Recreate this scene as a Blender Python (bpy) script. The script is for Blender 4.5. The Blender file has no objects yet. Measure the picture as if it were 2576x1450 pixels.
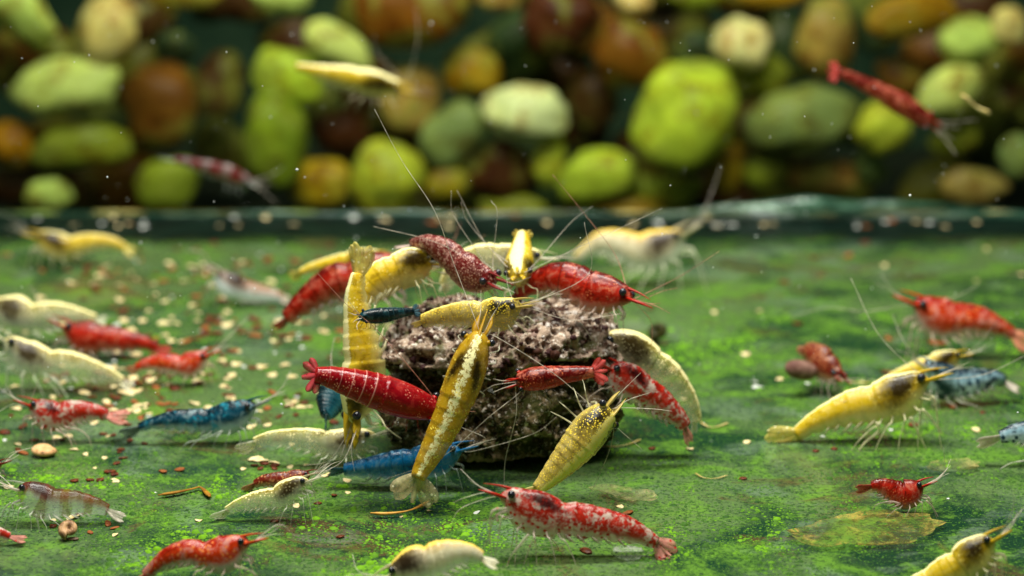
import bpy, bmesh, math, random
import numpy as np
from mathutils import Vector, Matrix, noise

R = math.radians
random.seed(11)
scene = bpy.context.scene
col = scene.collection
scene.unit_settings.scale_length = 0.01          # one unit is one centimetre

# ------------------------------------------------------------------ camera
CAM_H, PITCH, LENS, SENS = 8.0, R(14.0), 78.0, 36.0
cd = bpy.data.cameras.new('camera')
cam = bpy.data.objects.new('camera', cd)
col.objects.link(cam)
cam.location = (0, 0, CAM_H)
cam.rotation_euler = (math.pi / 2 - PITCH, 0, 0)
cd.lens, cd.sensor_width, cd.sensor_fit = LENS, SENS, 'HORIZONTAL'
cd.clip_start, cd.clip_end = 0.5, 400
cd.dof.use_dof = True
cd.dof.focus_distance = 23.3
cd.dof.aperture_fstop = 0.235
scene.camera = cam

# ------------------------------------------------------------------ light
world = bpy.data.worlds.new('World')
scene.world = world
world.use_nodes = True
bg = world.node_tree.nodes['Background']
bg.inputs[0].default_value = (0.80, 1.0, 0.90, 1)
bg.inputs[1].default_value = 0.06

def area(name, loc, target, sx, sy, power, colour):
    l = bpy.data.lights.new(name, 'AREA')
    l.shape, l.size, l.size_y, l.energy, l.color = 'RECTANGLE', sx, sy, power, colour
    o = bpy.data.objects.new(name, l)
    o.location = loc
    o.rotation_euler = (Vector(target) - Vector(loc)).to_track_quat('-Z', 'Y').to_euler()
    col.objects.link(o)
    return o
# the LED bar that hangs over the tank, and an added fill light towards the front
area('tank_lamp', (0, 27.0, 26), (0, 28.0, 0), 18, 5, 11000, (1.0, 0.98, 0.90))
area('front_fill', (-4, 15.0, 24), (0, 30, 0), 10, 5, 3600, (1.0, 0.98, 0.92))
# added unseen lamp that brightens the pebbles behind the pane
area('pebble_fill', (-3, 41.5, 15), (0, 48.5, 0), 26, 4, 1500, (1.0, 1.0, 0.86))

vs = scene.view_settings
vs.view_transform, vs.look, vs.exposure, vs.gamma = 'Standard', 'None', 0.10, 1.0
vs.use_curve_mapping = False
scene.cycles.use_denoising = True
scene.cycles.max_bounces = 8
scene.cycles.transparent_max_bounces = 24
scene.cycles.caustics_reflective = False
scene.cycles.caustics_refractive = False
scene.cycles.sample_clamp_indirect = 6

# ------------------------------------------------------------------ pixels to places
CP, SP_ = math.cos(PITCH), math.sin(PITCH)
FWD = Vector((0, CP, -SP_)); UPV = Vector((0, SP_, CP)); RGT = Vector((1, 0, 0))
KPX = SENS / LENS / 2576.0
def ray(px, py):
    return FWD + RGT * ((px - 1288) * KPX) + UPV * ((725 - py) * KPX)
CAMP = Vector((0, 0, CAM_H))
def at(px, py, Y):
    d = ray(px, py)
    return CAMP + d * (Y / d.y)
def ground(px, py, z=0.0):
    d = ray(px, py)
    return CAMP + d * ((z - CAM_H) / d.z)
def cmpx(p):                                     # centimetres per picture step at a place
    return (Vector(p) - CAMP).dot(FWD) * KPX

# ------------------------------------------------------------------ helpers
def tag(o, label=None, cat=None, group=None, kind=None):
    if label: o['label'] = label
    if cat: o['category'] = cat
    if group: o['group'] = group
    if kind: o['kind'] = kind
    return o
def empty(name, loc):
    o = bpy.data.objects.new(name, None)
    o.empty_display_size = 0.2
    o.location = loc
    col.objects.link(o)
    return o
def mesh_obj(name, verts, faces, mat, parent=None, smooth=True, attrs=None, mesh=None):
    me = mesh
    if me is None:
        me = bpy.data.meshes.new(name)
        me.from_pydata([tuple(v) for v in verts], [], faces)
        if smooth:
            me.polygons.foreach_set('use_smooth', [True] * len(me.polygons))
        if attrs:
            for k, (typ, data) in attrs.items():
                a = me.attributes.new(k, typ, 'POINT')
                a.data.foreach_set('value' if typ == 'FLOAT' else 'vector', np.asarray(data, dtype=np.float32).ravel())
        if mat: me.materials.append(mat)
        me.update()
    o = bpy.data.objects.new(name, me)
    col.objects.link(o)
    if parent is not None:
        o.parent = parent
    return o
def part(name, vf, mat, root, parent=None, **kw):
    L = root.location
    return mesh_obj(name, [Vector(v) - L for v in vf[0]], vf[1], mat, parent or root, **kw)
def spl(P, n):
    """Catmull-Rom through P (tuples of any length), n samples evenly in arc length."""
    P = [np.array(p, dtype=float) for p in P]
    if len(P) == 2:
        P = [P[0], P[0] * .5 + P[1] * .5, P[1]]
    Q = [2 * P[0] - P[1]] + P + [2 * P[-1] - P[-2]]
    out = []
    for i in range(1, len(Q) - 2):
        a, b, c, d = Q[i - 1:i + 3]
        for k in range(16):
            t = k / 16
            out.append(.5 * ((2 * b) + (-a + c) * t + (2 * a - 5 * b + 4 * c - d) * t * t + (-a + 3 * b - 3 * c + d) * t ** 3))
    out.append(P[-1])
    A = np.array(out)
    s = np.concatenate([[0], np.cumsum(np.linalg.norm(np.diff(A[:, :3], axis=0), axis=1))])
    tt = np.linspace(0, s[-1], n)
    return np.stack([np.interp(tt, s, A[:, j]) for j in range(A.shape[1])], 1), s[-1]
def tube(P, rad, n=10, seg=6, flat=1.0):
    A, L = spl([tuple(p) for p in P], n)
    v, f = [], []
    ref = Vector((0.13, 0.4, 0.9)).normalized()
    for i in range(n):
        t = Vector(A[min(i + 1, n - 1), :3] - A[max(i - 1, 0), :3]).normalized()
        a = t.cross(ref).normalized(); b = a.cross(t)
        r = rad(i / (n - 1)) if callable(rad) else rad
        c = Vector(A[i, :3])
        for k in range(seg):
            th = 2 * math.pi * k / seg
            v.append(c + a * (r * math.cos(th)) + b * (r * flat * math.sin(th)))
    for i in range(n - 1):
        for k in range(seg):
            k2 = (k + 1) % seg
            f.append((i * seg + k, i * seg + k2, (i + 1) * seg + k2, (i + 1) * seg + k))
    f.append(tuple(range(seg))[::-1]); f.append(tuple((n - 1) * seg + k for k in range(seg)))
    return v, f
def ball(c, r, axes=None, nu=14, nv=9):
    c = Vector(c)
    ax = axes or (Vector((1, 0, 0)), Vector((0, 1, 0)), Vector((0, 0, 1)))
    rr = r if isinstance(r, tuple) else (r, r, r)
    v, f = [c + ax[2] * rr[2]], []
    for j in range(1, nv):
        ph = math.pi * j / nv
        for i in range(nu):
            th = 2 * math.pi * i / nu
            v.append(c + ax[0] * (rr[0] * math.sin(ph) * math.cos(th)) + ax[1] * (rr[1] * math.sin(ph) * math.sin(th)) + ax[2] * (rr[2] * math.cos(ph)))
    v.append(c - ax[2] * rr[2])
    for i in range(nu):
        f.append((0, 1 + i, 1 + (i + 1) % nu))
    for j in range(nv - 2):
        for i in range(nu):
            a, b = 1 + j * nu + i, 1 + j * nu + (i + 1) % nu
            f.append((a, a + nu, b + nu, b))
    o = 1 + (nv - 2) * nu
    for i in range(nu):
        f.append((o + i, len(v) - 1, o + (i + 1) % nu))
    return v, f

# ------------------------------------------------------------------ material kit
class NT:
    def __init__(s, name):
        s.m = bpy.data.materials.new(name)
        s.m.use_nodes = True
        s.t = s.m.node_tree
        s.t.nodes.clear()
        s.out = s.t.nodes.new('ShaderNodeOutputMaterial')
    def n(s, typ, **kw):
        x = s.t.nodes.new(typ)
        for k, v in kw.items():
            if k.startswith('i_'):
                key = k[2:].replace('_', ' ')
                s.set(x.inputs[key], v)
            else:
                setattr(x, k, v)
        return x
    def set(s, inp, v):
        if isinstance(v, bpy.types.NodeSocket): s.t.links.new(v, inp)
        else:
            if isinstance(v, (tuple, list)) and len(v) == 3 and inp.type == 'RGBA': v = (*v, 1)
            inp.default_value = v
    def math(s, op, a, b=0.0, c=None, clamp=False):
        x = s.t.nodes.new('ShaderNodeMath'); x.operation = op; x.use_clamp = clamp
        s.set(x.inputs[0], a); s.set(x.inputs[1], b)
        if c is not None: s.set(x.inputs[2], c)
        return x.outputs[0]
    def mix(s, f, a, b, mode='MIX'):
        x = s.t.nodes.new('ShaderNodeMix'); x.data_type = 'RGBA'; x.blend_type = mode
        s.set(x.inputs[0], f); s.set(x.inputs[6], a); s.set(x.inputs[7], b)
        return x.outputs[2]
    def mixf(s, f, a, b):
        x = s.t.nodes.new('ShaderNodeMix'); x.data_type = 'FLOAT'
        s.set(x.inputs[0], f); s.set(x.inputs[2], a); s.set(x.inputs[3], b)
        return x.outputs[0]
    def ramp(s, v, lo, hi, a=0.0, b=1.0):
        x = s.t.nodes.new('ShaderNodeMapRange'); x.interpolation_type = 'SMOOTHSTEP'
        s.set(x.inputs[0], v); s.set(x.inputs[1], lo); s.set(x.inputs[2], hi); s.set(x.inputs[3], a); s.set(x.inputs[4], b)
        return x.outputs[0]
    def noise(s, vec, scale, detail=3.0, rough=.55, dist=0.0):
        x = s.t.nodes.new('ShaderNodeTexNoise')
        if vec is not None: s.t.links.new(vec, x.inputs['Vector'])
        s.set(x.inputs['Scale'], scale); s.set(x.inputs['Detail'], detail); s.set(x.inputs['Roughness'], rough); s.set(x.inputs['Distortion'], dist)
        return x.outputs[0]
    def voro(s, vec, scale, feature='F1', rand=1.0):
        x = s.t.nodes.new('ShaderNodeTexVoronoi'); x.feature = feature
        s.t.links.new(vec, x.inputs['Vector']); s.set(x.inputs['Scale'], scale); s.set(x.inputs['Randomness'], rand)
        return x.outputs[0]
    def attr(s, name, which='Fac'):
        x = s.t.nodes.new('ShaderNodeAttribute'); x.attribute_name = name
        return x.outputs[which]
    def bump(s, h, strength=.3, dist=.02):
        x = s.t.nodes.new('ShaderNodeBump'); s.set(x.inputs['Strength'], strength); s.set(x.inputs['Distance'], dist); s.t.links.new(h, x.inputs['Height'])
        return x.outputs[0]
    def principled(s, **kw):
        kw.setdefault('i_Specular_IOR_Level', .10)     # wet things under water reflect little
        return s.n('ShaderNodeBsdfPrincipled', **kw)
    def finish(s, sh):
        s.t.links.new(sh, s.out.inputs['Surface'])
        return s.m
    def see_through(s, shader, f, tint=(1, 1, 1)):
        tr = s.n('ShaderNodeBsdfTransparent'); s.set(tr.inputs[0], tint)
        mx = s.n('ShaderNodeMixShader'); s.set(mx.inputs[0], f)
        s.t.links.new(shader, mx.inputs[1]); s.t.links.new(tr.outputs[0], mx.inputs[2])
        return mx.outputs[0]

def shrimp_mat(name, back, side, belly, stripe=None, stripe_at=.93, saddle=None, saddle_at=(.2, .35), saddle_size=(.26, .85),
               grain=None, grain_amt=.5, grain_scale=34, patch=None, patch_amt=.5, patch_scale=5, t_side=.06, t_belly=.4,
               belly_at=(-.75, -.15), seg=None, bands=None, rough=.3, sss=.0, mott=.55, bright=False):
    k_ = (.66 if side[1] < .2 else .90) if not bright else 1.0
    back = tuple(x * k_ for x in back); side = tuple(x * k_ for x in side)
    if saddle: saddle = tuple(x * .28 for x in saddle)
    if seg and k_ < .8 and seg[1] < .05: seg = tuple(x * .5 for x in seg)
    n = NT(name)
    u, v, sg, p = n.attr('su'), n.attr('sv'), n.attr('sg'), n.attr('sp', 'Vector')
    big = n.noise(p, 3.2, 3, .6)
    fine = n.noise(p, 17, 3, .65)
    vv = n.math('ADD', v, n.math('MULTIPLY', n.math('SUBTRACT', big, .5), .5))
    vv = n.math('ADD', vv, n.math('MULTIPLY', n.math('SUBTRACT', fine, .5), .35))
    c = n.mix(n.ramp(vv, .25, .95), side, back)
    mo = n.noise(p, 8.5, 5, .72, .5)
    c = n.mix(n.math('MULTIPLY', n.ramp(mo, .50, .62), mott), c, n.mix(.45, side, belly))
    c = n.mix(n.math('MULTIPLY', n.ramp(mo, .47, .37), mott), c, n.mix(1.0, c, (.30, .24, .22), 'MULTIPLY'))
    fb = n.ramp(vv, belly_at[1], belly_at[0])
    c = n.mix(fb, c, belly)
    t = n.mixf(fb, t_side, t_belly)
    if patch:
        f = n.ramp(n.noise(p, patch_scale, 4, .7, .4), 1 - patch_amt - .05, 1 - patch_amt + .09)
        c = n.mix(f, c, patch)
        t = n.mixf(f, t, t_belly)
    if bands:
        f = n.ramp(n.math('SINE', n.math('MULTIPLY', u, bands[1])), .1, .5)
        c = n.mix(n.math('MULTIPLY', f, bands[2]), c, bands[0])
    if saddle:
        du = n.math('DIVIDE', n.math('SUBTRACT', u, saddle_at[0]), saddle_size[0])
        dv = n.math('DIVIDE', n.math('SUBTRACT', v, n.math('ADD', saddle_at[1], n.math('MULTIPLY', n.math('SUBTRACT', u, saddle_at[0]), -1.2))), saddle_size[1])
        d = n.math('SQRT', n.math('ADD', n.math('MULTIPLY', du, du), n.math('MULTIPLY', dv, dv)))
        d = n.math('ADD', d, n.math('MULTIPLY', n.math('SUBTRACT', n.noise(p, 9, 4, .7), .5), 1.1))
        f = n.ramp(d, 1.25, .22)
        c = n.mix(n.math('MULTIPLY', f, .98), c, saddle)
        t = n.mixf(f, t, .02)
        fs = f
    if stripe:
        f = n.ramp(n.math('ADD', v, n.math('MULTIPLY', n.math('SUBTRACT', n.noise(p, 26, 4, .75), .5), .32)), stripe_at - .025, stripe_at + .025)
        c = n.mix(f, c, stripe)
        t = n.mixf(f, t, .0)
    if grain:
        f = n.ramp(n.voro(p, grain_scale), .42, .22)
        f = n.math('MULTIPLY', f, n.ramp(n.noise(p, 6, 3, .7), 1 - grain_amt - .08, 1 - grain_amt + .08))
        if saddle and grain_scale < 40: f = n.math('MULTIPLY', f, n.math('SUBTRACT', 1.0, n.math('MULTIPLY', fs, .8)))
        c = n.mix(f, c, grain)
        t = n.mixf(f, t, .0)
    if seg:
        f = n.math('MULTIPLY', n.ramp(sg, .82, .99), .75)
        c = n.mix(f, c, seg)
    h = n.math('ADD', n.math('MULTIPLY', fine, .6), n.math('MULTIPLY', n.noise(p, 60, 2), .5))
    b = n.principled(i_Base_Color=c, i_Roughness=n.ramp(fine, .2, .8, rough - .14, rough + .06), i_Subsurface_Weight=sss, i_Subsurface_Radius=(.12, .07, .04),
                     i_Subsurface_Scale=1.0, i_Normal=n.bump(h, .35, .012))
    b.inputs['Specular IOR Level'].default_value = .26
    return n.finish(n.see_through(b.outputs[0], t, (1, 1, .97)))

def clear_mat(name, colour, t=.5, dots=None, rough=.35):
    n = NT(name)
    tc = n.n('ShaderNodeTexCoord').outputs['Object']
    f = n.noise(tc, 9, 3, .6)
    c = n.mix(n.ramp(f, .3, .7), colour, tuple(min(1, x * 1.5 + .04) for x in colour))
    tt = n.ramp(f, .3, .75, t + .12, t - .15)
    if dots:
        g = n.ramp(n.voro(tc, 16), .26, .18)
        c = n.mix(g, c, dots); tt = n.mixf(g, tt, 0.0)
    b = n.principled(i_Base_Color=c, i_Roughness=rough)
    return n.finish(n.see_through(b.outputs[0], tt))

def plain_mat(name, a, b_, scale=8, rough=.5, bump=.3, spec=.1, coat=0.0, dist=.02, lo=.35, hi=.65):
    n = NT(name)
    tc = n.n('ShaderNodeTexCoord').outputs['Object']
    f = n.noise(tc, scale, 4, .65)
    c = n.mix(n.ramp(f, lo, hi), a, b_)
    b = n.principled(i_Base_Color=c, i_Roughness=rough, i_Specular_IOR_Level=spec, i_Coat_Weight=coat, i_Normal=n.bump(f, bump, dist))
    return n.finish(b.outputs[0])

RED, DRED, CRED = (.52, .026, .010), (.24, .009, .010), (.62, .20, .13)
CREAM = (.92, .84, .42)
M = {}
M['red'] = shrimp_mat('red shell', (.16, .003, .002), (.66, .022, .006), (.70, .32, .20), grain=(.72, .18, .07), grain_amt=.44, grain_scale=36, t_side=.03, t_belly=.42, belly_at=(-1.0, -.35), seg=(.10, .003, .003), mott=.75)
M['crimson'] = shrimp_mat('crimson shell', (.34, .003, .008), (.58, .006, .008), (.50, .07, .05), grain=(.74, .26, .18), grain_amt=.44, grain_scale=38, t_side=.0, t_belly=.12, belly_at=(-1.1, -.7), seg=(.72, .32, .26), rough=.2, mott=.5)
M['red_orange'] = shrimp_mat('orange red shell', (.36, .008, .003), (.60, .040, .004), (.84, .76, .64), bright=True, grain=(.80, .22, .06), grain_amt=.5, grain_scale=22, t_side=.03, t_belly=.35, belly_at=(-.85, -.30), seg=(.26, .012, .006), mott=.6)
M['red_mottled'] = shrimp_mat('mottled red shell', (.50, .012, .006), (.66, .030, .010), (.78, .68, .58), patch=(.80, .64, .52), patch_amt=.46, patch_scale=8, saddle=(.10, .006, .004), saddle_at=(.27, .55), saddle_size=(.20, .42),
                              grain=(.48, .022, .010), grain_amt=.66, grain_scale=18, t_side=.05, t_belly=.35, belly_at=(-.9, -.25), mott=.5)
M['red_clear'] = shrimp_mat('red backed clear shell', (.17, .012, .006), (.34, .14, .08), (.64, .70, .64), saddle=(.09, .03, .012), saddle_at=(.22, .6), saddle_size=(.22, .5), t_side=.48, t_belly=.68, bands=((.22, .014, .006), 26, .75), belly_at=(-.35, 0.55), mott=.3)
M['brown_red'] = shrimp_mat('brownish red shell', (.20, .010, .010), (.30, .026, .024), (.62, .36, .28), grain=(.70, .40, .32), grain_amt=.66, grain_scale=36, t_side=.06, t_belly=.3, seg=(.60, .30, .24), belly_at=(-1, -.3), mott=.7)
M['rust'] = shrimp_mat('rust red shell', (.16, .010, .006), (.30, .026, .010), (.52, .28, .16), grain=(.62, .26, .10), grain_amt=.6, grain_scale=32, t_side=.03, t_belly=.3, seg=(.55, .25, .12), mott=.6)
M['yellow'] = shrimp_mat('yellow shell', (.88, .64, .035), (.84, .56, .016), (.86, .76, .28), stripe=(.97, .88, .42), stripe_at=.88, saddle=(.050, .024, .002), grain=(.98, .84, .25), grain_amt=.42, grain_scale=32, t_side=.14, t_belly=.46, belly_at=(-.9, .1), mott=.5, sss=.06)
M['yellow_striped'] = shrimp_mat('deep yellow shell', (.60, .36, .012), (.56, .31, .008), (.64, .42, .05), stripe=(.97, .90, .46), stripe_at=.974, saddle=(.060, .028, .002), saddle_at=(.25, .8), saddle_size=(.18, .24), grain=(.98, .80, .12), grain_amt=.46, grain_scale=36, t_side=.22, t_belly=.36, mott=.6, sss=.08)
M['yellow_gold'] = shrimp_mat('golden speckled shell', (.64, .46, .060), (.62, .47, .11), (.74, .66, .34), stripe=(.96, .80, .22), stripe_at=.93, saddle=(.018, .010, .003), saddle_at=(.17, .60), saddle_size=(.24, .62), grain=(1.0, .74, .06), grain_amt=.6, grain_scale=44, t_side=.20, t_belly=.42, mott=.6, sss=.06)
M['pale'] = shrimp_mat('pale yellow shell', (.84, .60, .05), (.80, .74, .34), (.90, .92, .72), stripe=(.96, .86, .40), stripe_at=.80, saddle=(.10, .055, .006), grain=(.97, .88, .45), grain_amt=.48, grain_scale=32, t_side=.62, t_belly=.78, belly_at=(-.6, .45), mott=.5)
M['cream'] = shrimp_mat('cream shell', (.86, .55, .12), (.84, .74, .46), (.90, .94, .84), stripe=(.93, .66, .12), stripe_at=.82, saddle=(.075, .034, .006), saddle_at=(.2, .4), t_side=.16, t_belly=.45, grain=(.9, .85, .6), grain_amt=.3, mott=.4)
M['brown_white'] = shrimp_mat('brown backed white shell', (.28, .09, .025), (.50, .33, .22), (.84, .94, .95), saddle=(.05, .022, .006), saddle_at=(.28, .6), t_side=.1, t_belly=.12, belly_at=(-.4, .25))
M['blue'] = shrimp_mat('blue shell', (.002, .045, .12), (.004, .22, .52), (.30, .52, .55), patch=(.05, .30, .40), patch_amt=.40, patch_scale=6, grain=(.35, .60, .45), grain_amt=.30, grain_scale=16, t_side=.28, t_belly=.5, seg=(.001, .012, .05), belly_at=(-1.0, -.62), mott=.8)
M['teal'] = shrimp_mat('dark teal shell', (.002, .014, .020), (.004, .070, .095), (.02, .12, .13), t_side=.06, t_belly=.15, seg=(.08, .20, .22), mott=.7)
M['navy'] = shrimp_mat('dark blue shell', (.002, .009, .018), (.005, .090, .150), (.46, .66, .66), patch=(.02, .30, .42), patch_amt=.42, patch_scale=8, grain=(.60, .30, .16), grain_amt=.32, grain_scale=18, t_side=.05, t_belly=.3, belly_at=(-.8, -.2), seg=(.002, .010, .018), mott=.7)
M['dalmatian'] = shrimp_mat('black and white speckled shell', (.003, .008, .014), (.30, .50, .58), (.66, .80, .84), patch=(.004, .020, .034), patch_amt=.46, patch_scale=9, grain=(.006, .04, .07), grain_amt=.7, grain_scale=12, saddle=(.006, .10, .11), saddle_at=(.27, -.35), saddle_size=(.15, .45), t_side=.05, t_belly=.1, belly_at=(-.6, .2))
M['striped'] = shrimp_mat('red and pale banded shell', (.16, .010, .010), (.30, .025, .020), (.40, .30, .28), bands=((.34, .36, .34), 24, .35), t_side=.1, t_belly=.3)

FAN = {}; LEG = {}
for k, c_, t_, d_ in (('red', (.36, .03, .02), .3, None), ('crimson', (.30, .012, .02), .15, None), ('red_orange', (.60, .22, .12), .3, None), ('red_mottled', (.50, .20, .15), .3, (.40, .02, .012)),
                      ('red_clear', (.55, .50, .40), .5, None), ('brown_red', (.50, .38, .32), .35, None), ('rust', (.40, .12, .06), .35, None), ('yellow', (.72, .56, .12), .35, (.98, .90, .50)),
                      ('yellow_striped', (.58, .50, .26), .45, (.97, .93, .65)), ('yellow_gold', (.66, .52, .16), .4, (.95, .80, .2)), ('pale', (.74, .72, .50), .5, (.95, .9, .5)), ('cream', (.86, .78, .50), .3, None),
                      ('brown_white', (.6, .5, .4), .35, None), ('blue', (.02, .10, .18), .3, None), ('teal', (.01, .06, .08), .25, None), ('navy', (.16, .20, .20), .35, None),
                      ('dalmatian', (.70, .58, .48), .25, None), ('striped', (.45, .5, .5), .4, None)):
    FAN[k] = clear_mat(k.replace('_', ' ') + ' tail fin', c_, min(.75, t_ + .15), d_)
    mixc = tuple(.62 * a + .38 * b for a, b in zip((.50, .54, .45), c_))
    LEG[k] = clear_mat(k.replace('_', ' ') + ' leg', mixc if k not in ('teal', 'crimson') else c_, .62 if k not in ('cream', 'yellow') else .5, c_ if k == 'red_mottled' else None)
M['eye'] = plain_mat('black eye', (.006, .007, .010), (.03, .032, .042), 14, .10, .0, .5, .0)
M['whisker'] = clear_mat('antenna', (.62, .56, .46), .58)
M['red_whisker'] = clear_mat('reddish antenna', (.46, .22, .15), .50)

# ------------------------------------------------------------------ setting: tank floor, silicone, pane, space behind
def floor_mat():
    n = NT('algae covered glass floor')
    tc = n.n('ShaderNodeTexCoord').outputs['Object']
    a = n.noise(tc, .36, 5, .66, .7); b = n.noise(tc, 1.3, 6, .72, .4); g = n.noise(tc, 15, 5, .8); s = n.noise(tc, .8, 5, .62, .6); g2 = n.noise(tc, 26, 3, .7)
    c = n.mix(n.ramp(a, .41, .57), (.009, .040, .018), (.100, .170, .056))
    c = n.mix(n.math('MULTIPLY', n.ramp(b, .48, .62), .85), c, (.120, .270, .026))
    c = n.mix(n.math('MULTIPLY', n.ramp(n.noise(tc, .62, 5, .7, .8), .54, .64), .75), c, (.100, .055, .024))
    c = n.mix(n.math('MULTIPLY', n.ramp(s, .52, .64), .55), c, (.150, .220, .140))
    c = n.mix(n.math('MULTIPLY', n.ramp(g, .50, .58), .66), c, (.006, .030, .012))
    c = n.mix(n.math('MULTIPLY', n.ramp(g2, .57, .65), .7), c, (.15, .34, .02))
    p = n.principled(i_Base_Color=c, i_Roughness=n.ramp(b, .3, .7, .06, .26), i_Specular_IOR_Level=.32, i_Normal=n.bump(g, .14, .02))
    return n.finish(p.outputs[0])
def sheet(name, x0, x1, y0, y1, z, mat, kind='structure'):
    o = mesh_obj(name, [(x0, y0, z), (x1, y0, z), (x1, y1, z), (x0, y1, z)], [(0, 1, 2, 3)], mat, smooth=False)
    return tag(o, kind=kind)
def slab(name, x0, x1, y0, y1, z0, z1, mat, kind=None):
    v = [(x, y, z) for z in (z0, z1) for y in (y0, y1) for x in (x0, x1)]
    f = [(0, 2, 3, 1), (4, 5, 7, 6), (0, 1, 5, 4), (2, 6, 7, 3), (0, 4, 6, 2), (1, 3, 7, 5)]
    o = mesh_obj(name, v, f, mat, smooth=False)
    if kind: tag(o, kind=kind)
    return o
Y_SEAM = 36.85
slab('tank_floor', -17, 17, 16.5, 37.6, -.6, 0, floor_mat(), 'structure')
def dark_strip_mat():
    n = NT('dark strip fading forward')
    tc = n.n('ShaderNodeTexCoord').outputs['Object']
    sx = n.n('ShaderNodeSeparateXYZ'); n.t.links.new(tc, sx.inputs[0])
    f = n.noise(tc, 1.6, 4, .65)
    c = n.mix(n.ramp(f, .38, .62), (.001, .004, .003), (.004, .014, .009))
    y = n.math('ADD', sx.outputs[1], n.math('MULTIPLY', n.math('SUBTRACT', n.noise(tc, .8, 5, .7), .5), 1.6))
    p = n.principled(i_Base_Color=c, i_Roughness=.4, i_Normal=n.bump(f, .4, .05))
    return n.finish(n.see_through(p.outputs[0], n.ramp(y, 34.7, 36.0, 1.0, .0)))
# flat near-black strip at the foot of the rear pane, fading out at its wavy front edge
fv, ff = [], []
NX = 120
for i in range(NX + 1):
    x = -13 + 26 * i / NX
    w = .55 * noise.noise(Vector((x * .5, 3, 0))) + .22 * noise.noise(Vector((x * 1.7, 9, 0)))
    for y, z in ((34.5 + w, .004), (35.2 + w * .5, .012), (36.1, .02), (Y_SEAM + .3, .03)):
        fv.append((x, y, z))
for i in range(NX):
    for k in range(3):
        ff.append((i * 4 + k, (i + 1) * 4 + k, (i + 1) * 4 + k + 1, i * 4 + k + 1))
tag(mesh_obj('dark_strip', fv, ff, dark_strip_mat()), 'dark green strip along the foot of the rear pane', 'sealant')

def glass_mat():
    n = NT('pane glass')
    fr = n.n('ShaderNodeFresnel', i_IOR=1.12)
    gl = n.n('ShaderNodeBsdfGlossy', i_Color=(1, 1, 1), i_Roughness=.03)
    tr = n.n('ShaderNodeBsdfTransparent', i_Color=(.97, 1, .975))
    mx = n.n('ShaderNodeMixShader')
    n.t.links.new(fr.outputs[0], mx.inputs[0]); n.t.links.new(tr.outputs[0], mx.inputs[1]); n.t.links.new(gl.outputs[0], mx.inputs[2])
    return n.finish(mx.outputs[0])
tag(slab('rear_glass_pane', -13, 13, 37.25, 37.55, .02, 12, glass_mat()), 'clear glass pane standing between the tank and the pebbles', 'glass pane')

def bead_mat():
    n = NT('sealant bead with painted glints')
    tc = n.n('ShaderNodeTexCoord').outputs['Object']
    mp = n.n('ShaderNodeMapping'); n.set(mp.inputs['Scale'], (.35, 1, 2.2)); n.t.links.new(tc, mp.inputs[0])
    f = n.noise(mp.outputs[0], 2.4, 4, .7)
    c = n.mix(n.ramp(f, .42, .60), (.030, .11, .065), (.28, .46, .30))
    c = n.mix(n.ramp(f, .56, .64), c, (.90, 1.0, 1.0))  # white glints painted into the bead colour
    p = n.principled(i_Base_Color=c, i_Roughness=.14, i_Specular_IOR_Level=.6)
    return n.finish(n.see_through(p.outputs[0], n.ramp(n.noise(mp.outputs[0], 1.3, 4, .7), .42, .60, .80, .05)))
BM = bead_mat()
def bead(name, x0, x1, yb, zb, rfun, label):
    v, f, n_, s_ = [], [], 140, 10
    for i in range(n_ + 1):
        x = x0 + (x1 - x0) * i / n_
        r = rfun(x)
        for k in range(s_):
            th = 2 * math.pi * k / s_
            q = 1 + .25 * noise.noise(Vector((x * 1.3, k * .7, 4)))
            v.append((x, yb + r * .6 * math.cos(th), zb + r * .8 + r * q * math.sin(th)))
    for i in range(n_):
        for k in range(s_):
            k2 = (k + 1) % s_
            f.append((i * s_ + k, i * s_ + k2, (i + 1) * s_ + k2, (i + 1) * s_ + k))
    return tag(mesh_obj(name, v, f, BM), label, 'sealant')
bead('sealant_bead', -12, 12, 37.0, .03, lambda x: .048 + .03 * noise.noise(Vector((x * .8, 0, 0))), 'thin glossy pale green sealant bead running along the rear pane')
bead('sealant_smear', 2.3, 9.2, 36.85, .03, lambda x: .02 + .17 * max(0, math.sin(math.pi * (x - 2.3) / 6.9)) ** .8 * (1 + .3 * noise.noise(Vector((x * .9, 5, 0)))), 'wide glossy green white smear of sealant on the right end of the seam')
slab('backdrop', -32, 32, 60, 60.3, -8, 16, plain_mat('dark green wall', (.010, .028, .014), (.022, .045, .022), .5, .9, .1), 'structure')
slab('ground', -32, 32, 37.7, 60, -3.4, -3.0, plain_mat('dark bed', (.010, .016, .008), (.02, .024, .012), 1, .9, .2), 'structure')
slab('front_sealant', -9, -5.0, 18.6, 19.63, .005, .08, plain_mat('grey front sealant', (.10, .13, .16), (.16, .20, .23), 1.5, .4, .2))
tag(bpy.data.objects['front_sealant'], 'grey sealant strip at the lower left corner of the tank', 'sealant')

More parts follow.
